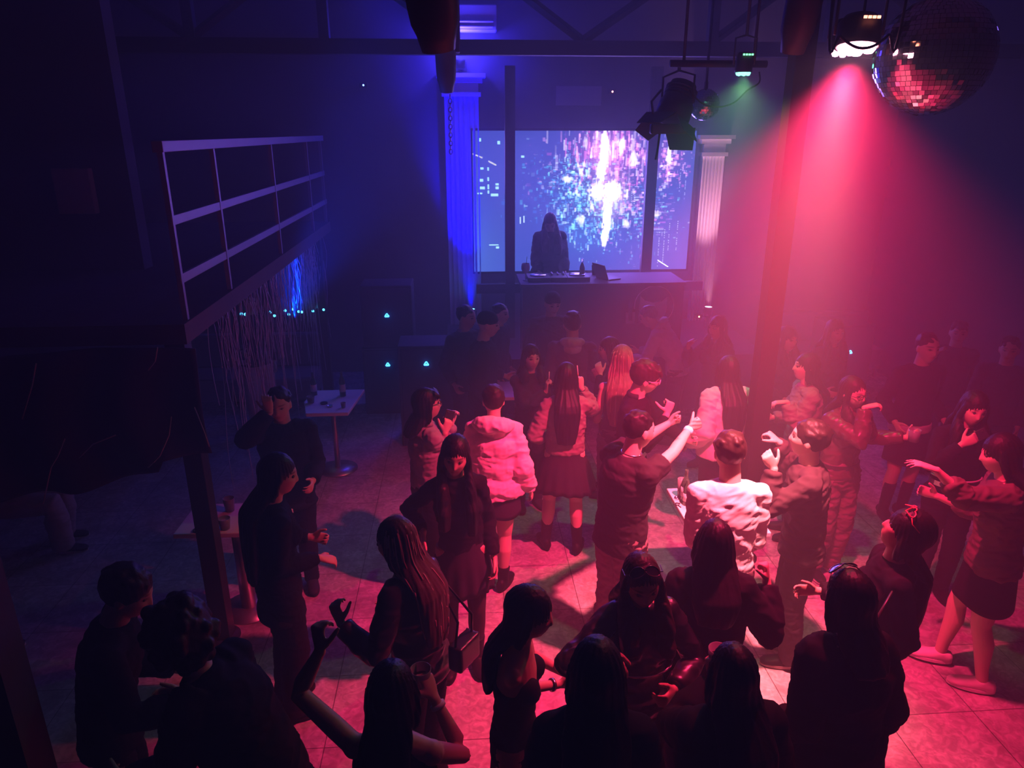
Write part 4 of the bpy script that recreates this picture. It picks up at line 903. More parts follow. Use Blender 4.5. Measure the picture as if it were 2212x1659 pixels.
def make_hair(c, style='long', col=(.02, .015, .012), length=.35, width=1.0, thick=1.0, front=False, volume=1.0, seed=0, vox=.0075, streak=None, asym=0, bangs=False):
    s, k = c['s'], c['k']; Fh, C = s.Fh, s.hc; mb = MB(); P = lambda x, y, z: C+Fh@(np.array([x, y, z])*k*(1.03 if c['male'] else 1))
    v = volume
    if style == 'short':
        mb.ball(P(0, -.019, .034), (.082*k*v, .1*k*v, .096*k*v), 26, 18, Fh)
        r = np.random.default_rng(seed+1)
        for i in range(26):
            a = r.uniform(0, 2*math.pi); e = r.uniform(.15, 1.3); d = np.array([math.cos(a)*math.cos(e), math.sin(a)*math.cos(e), math.sin(e)]); 
            q = np.array([0, -.02, .035])+d*np.array([.07, .083, .078])*v; mb.ball(P(*q), (.024*k, .028*k, .02*k), 10, 8, Fh)
        if bangs:
            for x in np.linspace(-.045, .045, 6): mb.tube([P(x, .06, .09), P(x*1.1, .088, .065), P(x*1.15, .092, .042)], [.02*k, .014*k, .006*k], 8)
    elif style == 'beanie':
        mb.ball(P(0, -.012, .045), (.084*k, .101*k, .085*k), 26, 18, Fh); mb.loft([(P(0, -.010, .028), Fh[:, 0], Fh[:, 1], .085*k, .103*k), (P(0, -.012, .06), Fh[:, 0], Fh[:, 1], .084*k, .1*k)], 28)
    elif style == 'bun':
        mb.ball(P(0, -.022, .026), (.081*k, .099*k, .1*k), 26, 18, Fh); mb.ball(P(0, -.085, .10), .042*k*v, 16, 12)
    elif style == 'curly':
        mb.ball(P(0, -.035, .02), (.1*k*v, .11*k*v, .115*k*v), 26, 18, Fh); r = np.random.default_rng(seed+2)
        for i in range(90):
            d = unit(r.normal(size=3)); 
            if d[1] > .45: continue
            q = np.array([0, -.035, .015])+d*np.array([.1, .11, .12])*v; mb.ball(P(*q), .022*k*r.uniform(.7, 1.4), 10, 8)
    if style in ('long', 'bob'):
        mb.ball(P(0, -.015, .030), (.083*k*v, .103*k*v, .102*k*v), 28, 20, Fh)
        if bangs:
            for x in np.linspace(-.05, .05, 7): mb.tube([P(x, .055, .09), P(x*1.1, .09, .065), P(x*1.15, .094, .036)], [.02*k, .014*k, .006*k], 8)
        bk = -s.Fc[:, 1]; rt = s.Fc[:, 0]; Ln = length*k; wb = .056*s.h*c['wf']+c.get('infl', 0)
        ztop = P(0, -.05, -.06)[2]; zsh = s.sh[2]; zend = P(0, -.06, 0)[2]-Ln
        secs = [(P(0, -.025, .085), Fh[:, 0], Fh[:, 1], .06*k*v, .06*k*v), (P(0, -.03, .03), Fh[:, 0], Fh[:, 1], .086*k*v, .082*k*v), (P(0, -.045, -.03), Fh[:, 0], Fh[:, 1], .088*k*v, .066*k*v)]
        a0 = P(0, -.055, -.07); n_ = 9; th = .04*thick*k
        for t in np.linspace(0, 1, n_):
            z = a0[2]+(zend-a0[2])*t; f = min(1, max(0, (a0[2]-z)/max(a0[2]-zsh, .05))); tgt = s.sh+bk*(wb+th*.75); below = max(0, zsh-z)
            xy = a0[:2]*(1-f)+(tgt[:2]+(s.hip-s.sh)[:2]*min(1, below/.45))*f; w = (.088+.012*math.sin(math.pi*min(1, t*1.3)))*width*(1-.5*max(0, t-.7)**1.3*2.2)
            secs.append((np.array([xy[0], xy[1], z]), rt, np.cross([0, 0, 1], rt), w*k, th*(1.45-.45*f)*(1-.6*max(0, t-.8)*3)))
        mb.loft(secs, 26)
        def side(sx, Lk, fr):
            p0 = P(sx*.066, .014, .045); p1 = P(sx*.079, (.018 if fr else .004), -.01); p2 = P(sx*.082, (.010 if fr else -.012), -.075); pts = [p0, p1, p2]; rr = [.022, .026, .03]
            if not fr: pts += [P(sx*.078, -.03, -.12)]; rr += [.026]
            else:
                zz0 = p2[2]
                for t in np.linspace(.2, 1, 7):
                    z = zz0-(Lk-.07)*t; f = min(1, (zz0-z)/max(zz0-zsh+.02, .05)); tg = s.sh+rt*sx*.082*k+s.Fc[:, 1]*(.052*s.h*c['wf']+.018+c.get('infl', 0)); 
                    if z < s.chest[2]+.05: tg = tg+s.Fc[:, 1]*.03
                    xy = p2[:2]*(1-f)+tg[:2]*f; pts.append(np.array([xy[0], xy[1], z])); rr.append((.036+.022*min(1, t*2))*width*(1-.7*max(0, t-.6)))
            mb.tube(pts, [q*k for q in rr], 12, flat=.75)
        for sx in (-1, 1): side(sx, length*k*(.88 if sx > 0 else .95), front)
    me = remesh(mb, vox, 3); V = getv(me); N = getn(me)
    if style in ('long', 'bob'):
        q = (V-C)@s.Fc; ang = np.arctan2(q[:, 0], -q[:, 1]+.02); st = np.sin(ang*26+3*np.sin(q[:, 2]*7+seed)+snoise(V, 5, seed+3, 2)*2.5)*.5+np.sin(ang*57+2*np.sin(q[:, 2]*11))*.3
        setv(me, V+N*((st*.0035)+snoise(V, 7, seed+9, 2, (1, 1, .5))*.006)[:, None])
    elif style != 'beanie': setv(me, V+N*(snoise(V, 30, seed+3, 2)*.004)[:, None])
    c['part']('hair' if style != 'beanie' else 'beanie', me, hair_mat(col) if style != 'beanie' else cloth_mat(col))
    if streak:  # a few lighter strands laid over the surface
        sb = MB(); dn = np.array([0, 0, -1.0]); r = np.random.default_rng(seed+20)
        V = getv(me); q = (V-C)@s.Fc
        for i in range(26):
            a0 = r.uniform(-1.5, 1.5); pts = []
            for z in np.linspace(.085, -length*.92, 18):
                m_ = np.abs(q[:, 2]-z*k) < .02; 
                if not m_.any(): continue
                an = np.arctan2(q[m_, 0], -q[m_, 1]-.0); j = np.argmin(np.abs(an-a0*(1 if z > -.1 else .8))); pts.append(V[m_][j]+getn(me)[m_][j]*.001 if False else V[m_][j])
            if len(pts) > 4:
                pts = [pts[0]]+[(pts[i_-1]+pts[i_]*2+pts[i_+1])/4 for i_ in range(1, len(pts)-1)]+[pts[-1]]; sb.tube(pts, .0042, 5)
        c['part']('hair_streaks', sb.mesh('streaks'), hair_mat(streak))
# accessories as parts
def glasses(col=(.02, .02, .02), on_head=False, r=.024, heart=False, m=None, lens=False):
    def f(c):
        s, k = c['s'], c['k']; P = lambda x, y, z: s.hc+s.Fh@(np.array([x, y, z])*k); mb = MB(); ln = MB()
        def pos(x, z, y=None):
            if not on_head: return P(x, .098-.25*abs(x)**1.5, z)
            return P(x, .056-z*.8-.3*abs(x)**1.5, .128+z*.5-6*x*x)
        cz = .008 if not on_head else 0
        for sx in (-1, 1):
            t = np.linspace(0, 2*math.pi, 21); pts = []
            for a in t:
                rx, rz = (r*1.1*math.cos(a), r*.85*math.sin(a))
                if heart: rx, rz = r*1.15*math.sin(a)**3*1.0, r*(.85*math.cos(a)-.35*math.cos(2*a)-.12*math.cos(3*a))
                pts.append(pos(sx*.033+rx, cz+rz))
            mb.tube(pts, .0028, 6)
            if lens: n = len(pts)-1; ce = sum(pts[:-1])/n; e_ = s.Fh[:, 1]*.001; ln.add([p+e_ for p in pts[:-1]]+[ce+e_*2]+[p-e_ for p in pts[:-1]]+[ce-e_*2], [(j, (j+1) % n, n) for j in range(n)]+[(n+1+(j+1) % n, n+1+j, 2*n+1) for j in range(n)])
            e0 = pos(sx*.059, cz+.004); mb.tube([e0, P(sx*.082, .03 if not on_head else .03, .012 if not on_head else .085), P(sx*.084, -.02, .012 if not on_head else .07)], .0025, 6)
        mb.tube([pos(-.01, cz+.004), pos(0, cz+.008), pos(.01, cz+.004)], .0025, 6)
        g = c['part']('eyeglasses' if not on_head else 'sunglasses', mb.mesh('glasses'), m or mat('frame_%02d' % int(col[0]*99), col, .25, .6))
        if lens: link('lens', ln.mesh('lens'), mat('dark_lens_tint', (.02, .02, .025), .1, .6), g)
    return f
def chest_strap(col=(.02, .02, .02), side=1):
    def f(c):
        s, h = c['s'], c['h']; pts = []
        for t in np.linspace(0, 1, 20):
            a = t*2*math.pi; z = .02+.15*(.5+.5*math.cos(a)); w = .115*math.sin(a) if False else 0
            pts.append(s.waist+s.Fc@(np.array([side*(.075*math.cos(a)+.01), .098*math.sin(a), z-.03])*h))
        mb = MB(); mb.tube(pts, .014, 8, flat=.35); c['part']('shoulder_strap', mb.mesh('strap'), cloth_mat(col))
    return f
def shoulder_bag(loc, col=(.03, .02, .02), size=(.13, .05, .1)):
    def f(c):
        s = c['s']; p = s.hip+s.F@np.array(loc); mb = MB()
        x, y, z = size; mb.box((-x, -y, -z), (x, y, z), (s.F, p)); me = remesh(mb, .012, 6); b = c['part']('shoulder_bag', me, cloth_mat(col, leather=True))
        q = MB(); q.tube([p+s.F@np.array([-x*.8, 0, z]), p+s.F@np.array([-x*.5, .0, z+.12]), s.S[1 if loc[0] > 0 else -1]+np.array([0, 0, .045]), p+s.F@np.array([x*.5, -.02, z+.12]), p+s.F@np.array([x*.8, 0, z])], .007, 6); link('strap', q.mesh('strap'), cloth_mat(col, leather=True), b)
    return f
def necklace(z=-.02):
    def f(c):
        s, k = c['s'], c['k']; mb = MB(); t = np.linspace(0, 2*math.pi, 25); mb.tube([s.neck+s.Fc@(np.array([.066*math.cos(a), .062*math.sin(a)+.006, z*(.3+.7*(.5+.5*math.sin(a)))+.01])*k) for a in t], .003, 6); c['part']('necklace', mb.mesh('n'), M_METAL)
    return f
def bracelet(sd, m=None, r=.032, w=.008):
    def f(c):
        a = c['arm'][sd]; f_ = unit(a['W']-a['E']); x = unit(np.cross(f_, [0, .3, 1])); y = np.cross(f_, x); p = a['W']-f_*.03; mb = MB()
        mb.loft([(p-f_*w, x, y, r*.9, r*.9), (p+f_*w, x, y, r*.9, r*.9)], 20); c['part']('wristband', mb.mesh('w'), m or M_PALE)
    return f
def white_line(z=.0, m=None, front=True):
    def f(c):
        s, h = c['s'], c['h']; mb = MB(); t = np.linspace(.3, math.pi-.3, 15); mb.tube([s.chest+s.Fc@(np.array([.1*math.cos(a)*1.05, (.082*math.sin(a))*1.15*(1 if front else -1), z])*h) for a in t], .006, 6); c['part']('trim_line', mb.mesh('l'), m or M_PALE)
    return f
def held(kind, sd, label, **kw):
    """a thing held in the hand, at the grip point"""
    def f(c):
        p, d, n, t = c['grips'][sd]; p = p+c['root']; up = np.array([0, 0, 1.0]); ax = unit(kw.pop('axis', up)); x = unit(np.cross(ax, [0, 1, .01])); Rm = np.stack([x, np.cross(ax, x), ax], 1)
        if kind == 'cup': cup(tuple(p-ax*.05+n*.008), label, h=kw.get('h', .12), r0=kw.get('r0', .026), r1=kw.get('r1', .034), m=kw.get('m'), R=Rm, fill=kw.get('fill', M_DRINK), straw=kw.get('straw', False), cat='glass')
        elif kind == 'bottle': bottle(tuple(p-ax*.08), label, R=Rm)
        elif kind == 'phone':
            Rq = np.stack([t, n, d], 1); b = MB(); b.box((-.036, -.005, -.05), (.036, .005, .095)); o = obj('phone', b, mat('phone_case', kw.get('col', (.5, .35, .35)), .3, .5), smooth=False, bevel=.004); o.matrix_world = Matrix.Translation(Vector(p-n*.012))@Matrix(Rq.tolist()).to_4x4(); tag(o, label, 'phone')
            q = MB(); q.box((-.033, .0052, -.046), (.033, .0062, .09)); obj('phone_screen', q, M_BLACK, o, smooth=False)
            q = MB(); q.lathe([(0, 0), (.008, 0), (.008, .003), (0, .003)], (.018, -.008, .075), 12, np.array([[1, 0, 0], [0, 0, 1], [0, -1, 0]])); obj('camera_lens', q, M_BLACK, o)
        elif kind == 'cigarette':
            b = MB(); e = unit(d+np.array([0, 0, .8])); q = p+d*.03-n*.01; b.tube([q, q+e*.085], .004, 8); o = obj('cigarette', b, mat('cigarette_paper', (.85, .8, .78), .7)); tag(o, label, 'cigarette'); g = MB(); g.tube([q+e*.0, q+e*.022], .0043, 8); obj('filter', g, mat('filter_tip', (.7, .4, .2), .8), o)
    return f
def stockings(c):
    s, h, k, wf, pr = c['s'], c['h'], c['k'], c['wf'], c['pr']; mb = MB()
    for sd in (1, -1):
        H_, K_, A_ = s.H[sd], c['K'][sd], c['A'][sd]; g = .004
        mb.tube([H_, H_+(K_-H_)*.4, K_, K_+(A_-K_)*.3-s.F[:, 1]*.008*h, K_+(A_-K_)*.75, A_], [pr['th']*h+g, pr['th']*h*.9+g, pr['kn']*h+g, pr['ca']*h+g, pr['an']*h*1.15+g, pr['an']*h+g], 16)
    me = remesh(mb, .008, 2); c['part']('stockings', me, cloth_mat((.05, .035, .04)))
def armsleeve(c):
    s, h, pr = c['s'], c['h'], c['pr']
    for sd in (1, -1):
        mb = MB(); a = c['arm'][sd]; mb.tube([a['S']+(a['E']-a['S'])*.6, a['E'], a['E']+(a['W']-a['E'])*.5, a['W']], [pr['ub']*h+.02, pr['el']*h+.018, pr['fa']*h+.013, pr['wr']*h+.01], 16)
        me = remesh(mb, .009, 2); wrinkle(me, .005, 12, 5); c['part']('undersleeve', me, cloth_mat((.025, .02, .025)))

def hem_band(c):
    s, h = c['s'], c['h']; T = torso_secs(s, c['wf'], c['male'], .034)[2]; mb = MB(); p = s.hip+s.Fp[:, 2]*.0*h
    mb.loft([(p-s.Fp[:, 2]*.03, T[1], T[2], T[3]*1.03, T[4]*1.05), (p+s.Fp[:, 2]*.035, T[1], T[2], T[3]*1.02, T[4]*1.03)], 30); me = remesh(mb, .009, 2); wrinkle(me, .004, 10, 8); c['part']('shirt_hem', me, cloth_mat((.5, .42, .42)))
# ------------------------------------------------------------------ the crowd (crown pixel -> floor point through the height of the figure)
BK = (.011, .009, .011); DK = (.03, .026, .034); CH = (.035, .03, .04)
BLACKHAIR = (.010, .008, .008); BROWNHAIR = (.026, .015, .012)
# --- front row
P = person
P('person in black with a mass of curly hair bending left at the bottom left corner', (338, 1314), 1.73, -70, wf=1.15, lean=(24, -4), head=(-5, 12, 0), R=dict(loc=(.05, .3, -.3)), L=dict(loc=(.0, .32, -.38), curl=50),
  hair=dict(style='curly', length=.2, volume=1.08), top=dict(col=BK, infl=.045, hem=-.06, wr=.01, sc=6), bottom=dict(col=BK), shoes=('boot', BK))
P('person in black facing right toward the curly haired one, in the bottom left corner', (287, 1228), 1.61, 75, True, lean=(14, 0), head=(15, 14, 0), L=dict(loc=(.02, .2, -.4)), R=dict(loc=(.05, .3, -.28), curl=50),
  hair=dict(style='short', volume=1.1), top=dict(col=BK, infl=.04, hem=-.05), bottom=dict(col=BK))
P3 = P('person with long black hair raising a bare arm and holding a glass at the bottom', (843, 1434), 1.6, 4, wf=1.08, twist=6, R=dict(px=(938, 1508, .22), pole=(.55, -.3, -1), dir=(-.35, .4, .75), palm=(-.8, .6, 0), curl=55), L=dict(px=(692, 1405, .1), pole=(.6, .2, -1), curl=60, dir=(.1, .2, 1), palm=(-.6, .8, 0)),
  hair=dict(style='long', length=.5, col=BLACKHAIR), top=dict(kind='sleeveless_top', col=BK, sleeve='none', infl=.012), bottom=dict(col=BK), extras=[bracelet(1), held('cup', 1, 'clear plastic glass held up by the woman with the raised bare arm', r0=.03, r1=.04, h=.11)])
P('person in a black strappy top, profile turned right, long black hair, front centre', (1150, 1272), 1.58, 104, wf=.92, lean=(3, 0), tone='mid', head=(2, 4, 0), R=dict(px=(1205, 1478, .12), pole=(-.2, -1, -.8), curl=35), L=dict(px=(1222, 1455, .3), pole=(.6, -.5, -.8), curl=35, dir=(0, .3, 1)),
  hair=dict(style='long', length=.42, col=BLACKHAIR, seed=3), top=dict(kind='strappy_top', col=BK, sleeve='none', strapless=True, infl=.01), bottom=dict(kind='dress', col=BK, length=.62, flare=1.05), shoes=('boot', BK),
  extras=[bracelet(1, M_METAL, w=.006), held('cup', -1, 'tall clear glass held by the girl in the strappy black top', h=.14)])
P('person seen from behind with long black hair in a black jacket, bottom centre', (1292, 1384), 1.69, 8, wf=1.15, lean=(3, 0), R=dict(loc=(.05, .25, -.35)), L=dict(loc=(.03, .25, -.35)),
  hair=dict(style='long', length=.34, volume=1.05, width=1.15, col=BLACKHAIR, seed=5), top=dict(col=BK, infl=.045, hem=-.05, wr=.012, sc=5), bottom=dict(col=BK), shoes=('boot', BK))
P('person with smooth black hair in a black padded jacket, beside a glinting red glass', (1590, 1394), 1.59, -4, wf=1.2, R=dict(loc=(.08, .2, -.4)), L=dict(px=(1540, 1470, .3), pole=(1, -.2, -1), curl=55, dir=(.1, .4, .8)),
  hair=dict(style='long', length=.42, width=1.15, col=BLACKHAIR, seed=6), top=dict(col=BK, infl=.05, hem=-.04, wr=.012, sc=5), bottom=dict(col=BK), shoes=('boot', BK),
  extras=[held('cup', -1, 'glass of red drink with a shining rim beside the smooth black hair', r0=.03, r1=.042, h=.11)])
P('person in a long black coat, back turned, with sunglasses pushed up on the hair', (1843, 1234), 1.66, -8, wf=1.15, lean=(2, 0), head=(-6, 0, 0), R=dict(loc=(.12, .05, -.5)), L=dict(loc=(.07, .12, -.44)),
  hair=dict(style='long', length=.22, width=1.0, col=BLACKHAIR, seed=7), top=dict(kind='coat', col=BK, infl=.045, hem=-.1, wide=1.1, wr=.012, sc=5), bottom=dict(kind='skirt', col=BK, length=.04), shoes=('boot', BK, None, .3), extras=[glasses(on_head=True, lens=True, r=.028)])
P('person in black with heart shaped glasses on long black hair, face tilted up', (1992, 1110), 1.63, -72, wf=.95, lean=(-3, 0), head=(12, -26, 0), L=dict(loc=(.03, .1, -.46)), R=dict(loc=(.05, .28, -.3)),
  hair=dict(style='long', length=.55, width=1.2, volume=1.08, col=BLACKHAIR, seed=8), top=dict(kind='jacket', col=BK, infl=.035, hem=-.06), bottom=dict(col=(.17, .12, .18), baggy=1.5, infl=.018), shoes=('boot', BK),
  extras=[glasses(on_head=True, heart=True, r=.027, m=mat('red_plastic_rim', (.7, .1, .12), .3, .5)), shoulder_bag((-.22, .1, .12))])
P('person facing the camera in a glossy black leather jacket with sunglasses on the hair', (1388, 1212), 1.62, 172, wf=1.0, tone='tan', head=(8, 14, 6), R=dict(px=(1310, 1402, -.28), pole=(1, .0, -.8), dir=(-.3, .9, -.4), palm=(0, 0, -1), curl=30), L=dict(px=(1455, 1490, -.2), pole=(1, -.3, -.8), curl=45),
  hair=dict(style='long', length=.36, col=BROWNHAIR, front=True, seed=9), top=dict(col=BK, infl=.028, leather=True, wr=.009, hem=-.02), bottom=dict(col=BK), shoes=('boot', BK), extras=[glasses(on_head=True, lens=True, r=.028), white_line(-.05, M_METAL)])
P('person with long black hair in a puffy black jacket, back turned, right fist raised', (1550, 1124), 1.61, 12, wf=1.1, R=dict(px=(1656, 1254, .06), pole=(1.0, .3, -1.0), curl=80, dir=(-.1, .2, 1), palm=(-1, .3, 0)), L=dict(loc=(.08, .22, -.33)),
  hair=dict(style='long', length=.33, width=1.15, col=BLACKHAIR, seed=10), top=dict(col=BK, infl=.05, hem=-.03, wr=.014, sc=5), bottom=dict(col=BK), shoes=('boot', BK), extras=[bracelet(1, M_METAL, w=.005)])
P('person with long streaked hair in a dark jacket facing left, handbag at her back', (842, 1120), 1.62, -55, wf=1.02, lean=(6, 0), head=(-12, 10, 0), L=dict(px=(735, 1345, -.1), pole=(.3, -.6, -1), curl=55, dir=(0, .3, .8)), R=dict(loc=(.05, .25, -.35)),
  hair=dict(style='long', length=.5, width=1.1, col=(.08, .045, .045), streak=(.42, .26, .26), seed=11), top=dict(col=DK, infl=.032, wr=.012, sc=6, leather=True), bottom=dict(col=BK), shoes=('boot', BK), extras=[shoulder_bag((.10, -.19, .10), BK, (.085, .04, .07))])
P('person in a black top and skirt facing the camera, half her face lit pink', (985, 946), 1.64, 176, wf=1.0, tone='mid', lean=(2, 4), head=(6, 6, -4), R=dict(px=(915, 1150, -.12), pole=(.7, -.6, -.8), dir=(.1, .3, -.95), curl=15, spread=10), L=dict(loc=(.08, .05, -.5)),
  hair=dict(style='long', length=.5, width=1.0, col=BLACKHAIR, front=True, seed=12), top=dict(kind='blouse', col=BK, infl=.02, hem=.02, wr=.009), bottom=dict(kind='skirt', col=CH, length=.22, flare=1.22, pleats=14), shoes=('boot', BK, None, .18),
  extras=[lambda c: stockings(c)])
P('person in a dark coat with very long straight black hair beside the near pillar table', (603, 980), 1.66, 62, wf=1.0, head=(22, 6, 0), lean=(3, 0), R=dict(px=(690, 1205, .05), pole=(.1, -1, -.8), dir=(0, .8, -.4), palm=(-.3, 0, -1), curl=25), L=dict(px=(672, 1160, .25), pole=(.6, -.3, -1), curl=60),
  hair=dict(style='long', length=.62, width=1.15, col=BLACKHAIR, seed=13), top=dict(kind='coat', col=BK, infl=.03, hem=-.1), bottom=dict(col=BK, baggy=1.3), shoes=('boot', BK))
P('person in black with a fist raised before the face, behind the long straight haired one', (598, 840), 1.62, 172, True, lean=(2, 0), wf=1.08, tone='mid', head=(6, 6, 0), R=dict(px=(583, 890, -.22), pole=(1, .2, -1), dir=(.1, .1, 1), palm=(0, -1, 0), curl=35), L=dict(loc=(.02, .24, -.32)),
  hair=dict(style='short', col=BLACKHAIR), top=dict(col=BK, infl=.04, hem=-.08), bottom=dict(col=BK))
# --- middle of the floor
P('person with dark bob and glasses in a pale denim jacket looking right at a phone', (918, 838), 1.6, 62, wf=1.02, tone='light', head=(18, -6, 0), lean=(0, 0), R=dict(px=(962, 935, -.02), pole=(.2, -.8, -1), curl=45, dir=(-.1, .4, .9)), L=dict(px=(975, 915, .12), pole=(.5, -.5, -1), curl=45, dir=(0, .3, 1)),
  hair=dict(style='bob', length=.22, width=1.05, col=BLACKHAIR, bangs=True, seed=14), top=dict(kind='denim_jacket', col=(.30, .27, .27), infl=.032, hem=.03, wr=.012, sc=8, collar=True), bottom=dict(col=BK, baggy=1.2), shoes=('boot', BK),
  extras=[glasses(), held('phone', 1, 'dark phone held up by the woman with the bob and glasses', col=(.03, .03, .03))])
P('person in a pale pink hooded puffer jacket and dark mini skirt, back to the camera', (1065, 830), 1.6, 6, wf=1.12, lean=(4, 0), head=(-8, 12, 0), tone='light', R=dict(loc=(.13, .03, -.5)), L=dict(loc=(.05, .3, -.24)),
  hair=dict(style='short', col=BROWNHAIR, volume=1.05), top=dict(kind='puffer_jacket', col=(.84, .70, .70), infl=.052, hem=-.015, puff=True, hood=True, hoodk=1.25, wide=1.08), bottom=dict(kind='skirt', col=CH, length=.16, flare=1.08), shoes=('boot', BK, None, .13),
  feet={1: (.06, .02, 20, 0), -1: (-.12, .14, -10, 0)})
P('person in a worn denim jacket and black pleated skirt, long black hair down the back', (1224, 783), 1.6, 4, wf=1.1, tone='light', head=(0, 3, 0), R=dict(px=(1256, 838, .16), pole=(.7, -.3, -1.6), dir=(-.2, .1, 1), palm=(-.4, .9, 0), curl=65), L=dict(loc=(.04, .16, -.36), pole=(.45, -.6, -.4)),
  hair=dict(style='long', length=.52, width=1.1, col=BLACKHAIR, seed=15), top=dict(kind='denim_jacket', col=(.27, .21, .19), infl=.032, hem=.04, wr=.012, sc=9, collar=True), bottom=dict(kind='skirt', col=(.03, .025, .03), length=.24, flare=1.45, pleats=16), shoes=('boot', BK, None, .2),
  feet={1: (.12, -.02, 15, 0), -1: (-.14, .05, -15, 0)}, extras=[held('cigarette', 1, 'thin white cigarette in the raised hand of the girl in the denim jacket'), bracelet(1, M_BLACK, w=.012)])
P('person in black holding a small drink, hidden behind the girl in the denim jacket', (1172, 800), 1.55, 165, tone='mid', R=dict(px=(1180, 845, -.1), curl=50, pole=(1, 0, -1), dir=(0, .1, 1)), L=dict(loc=(.03, .2, -.35)),
  hair=dict(style='long', length=.25, col=BLACKHAIR, front=True, seed=16), top=dict(col=DK, infl=.025), bottom=dict(col=DK), at=(.58, 5.95, 0), shoes=('boot', DK), extras=[held('cigarette', 1, 'cigarette in the hand left of the long haired girl in denim')])
P('person with very long blonde hair in a sleeveless dark top, back to the camera', (1345, 746), 1.66, 8, wf=1.0, tone='light', head=(0, 2, 0), R=dict(loc=(.06, .16, -.4)), L=dict(loc=(.04, .2, -.36)),
  hair=dict(style='long', length=.52, width=1.3, volume=1.06, col=(.20, .10, .085), streak=(.38, .22, .19), seed=17), top=dict(kind='sleeveless_top', col=BK, sleeve='none', infl=.012), bottom=dict(col=(.14, .11, .14), infl=.012), shoes=('boot', BK))
P('person in dark clothes in left profile with both hands raised to her chest', (1314, 728), 1.54, -75, tone='light', wf=.98, head=(-5, 4, 0), L=dict(px=(1297, 808, -.15), pole=(.4, -.4, -1), curl=45, dir=(0, .3, 1)), R=dict(px=(1290, 815, .1), pole=(.4, -.4, -1), curl=50, dir=(0, .3, 1)),
  hair=dict(style='long', length=.3, col=BLACKHAIR, seed=18), top=dict(col=BK, infl=.022), bottom=dict(col=BK), shoes=('boot', BK), extras=[bracelet(-1, M_BLACK)])
P('person in a dark jacket with a pale grey hood down the back, seen from behind', (1236, 672), 1.68, 8, True, R=dict(loc=(.06, .2, -.36)), L=dict(loc=(.04, .2, -.4)), head=(-12, 6, 0), hair=dict(style='short', col=BLACKHAIR, volume=1.06), top=dict(kind='jacket', col=(.09, .06, .08), infl=.035, hem=-.04, hood=(.42, .42, .38)), bottom=dict(col=DK))
P('person in a black beanie and sweater facing the camera before the booth', (1196, 632), 1.7, 176, True, tone='light', head=(-6, 14, 0), R=dict(loc=(.08, .04, -.48)), L=dict(loc=(.06, .04, -.5)), hair=dict(style='beanie', col=(.02, .02, .025)), top=dict(kind='sweater', col=BK, infl=.03, hem=-.05), bottom=dict(col=BK))
P('person with short hair in an open pale collared shirt, far left of the booth', (1009, 660), 1.63, 140, True, tone='mid', head=(-22, 4, 0), R=dict(loc=(.06, .1, -.45)), hair=dict(style='short', col=BLACKHAIR), top=dict(col=DK, infl=.026, hem=-.05, collar=(.35, .3, .32)), bottom=dict(col=DK))
P('person with a dark cap in right profile next to the pale collared shirt', (1058, 672), 1.71, 95, True, tone='light', wf=1.1, head=(0, 8, 0), L=dict(loc=(.04, .2, -.35)), hair=dict(style='beanie', col=BK), top=dict(col=BK, infl=.04, hem=-.06), bottom=dict(col=BK))
P('person half hidden behind the dark cap, pale cheek lit, left of the booth', (1082, 656), 1.52, 120, True, tone='light', hair=dict(style='short', col=BROWNHAIR), top=dict(col=DK, infl=.03, hem=-.05), bottom=dict(col=DK))
P('performer with long hair standing on the stage behind the booth against the screen', (1194, 463), 1.64, 178, wf=1.32, tone='tan', head=(10, 34, 0), at=(1.14, 9.22, .7), R=dict(loc=(.03, .22, -.42), curl=15), L=dict(loc=(.03, .22, -.42), curl=15),
  hair=dict(style='long', length=.42, col=(.07, .045, .05), front=True, seed=19), top=dict(kind='jacket', col=DK, infl=.05, hem=-.05, wide=1.05), bottom=dict(col=BK), name='person')
P('person with thick dark hair and glasses in a black shirt pointing with a thumb', (1406, 782), 1.72, 118, True, tone='light', head=(-22, 12, 8), lean=(2, 0), R=dict(px=(1440, 895, -.3), pole=(.6, -.4, -1), curl=75, thumb=55, dir=(-.3, .2, .9), palm=(-.4, -.4, 0)), L=dict(px=(1480, 950, .02), pole=(1, -.5, -.6), curl=70, dir=(0, 1, .1)),
  hair=dict(style='short', col=BROWNHAIR, volume=1.1, bangs=True), top=dict(kind='shirt', col=BK, infl=.022, hem=.0, collar=(.03, .03, .03)), bottom=dict(col=(.05, .03, .035), belt=mat('studded_belt', (.75, .72, .72), .3, .5, .4, noise=.5, nscale=120)), extras=[glasses(col=(.75, .7, .7)), necklace(-.1)])
P('person in an oversized black t-shirt and ripped jeans punching both arms to the right', (1388, 888), 1.68, 62, True, tone='light', wf=1.05, head=(8, 6, 0), lean=(6, 0), R=dict(px=(1512, 900, .33), pole=(.5, -.6, -.8), curl=80, dir=(.1, 1, .25), palm=(-1, 0, -.2)), L=dict(px=(1468, 902, .52), pole=(.5, -.6, -.8), curl=80, dir=(0, 1, .3)),
  hair=dict(style='short', col=BLACKHAIR, volume=1.0), top=dict(kind='t_shirt', col=(.03, .02, .026), infl=.045, hem=-.05, sleeve='short', wr=.008, wide=1.05), bottom=dict(col=(.26, .16, .18), baggy=1.4, infl=.02, wr=.01), shoes=('sneaker', (.5, .4, .4), (.8, .75, .75)), extras=[necklace(-.0), bracelet(1, mat('white_band', (.9, .85, .85), .5), .034, .016)])
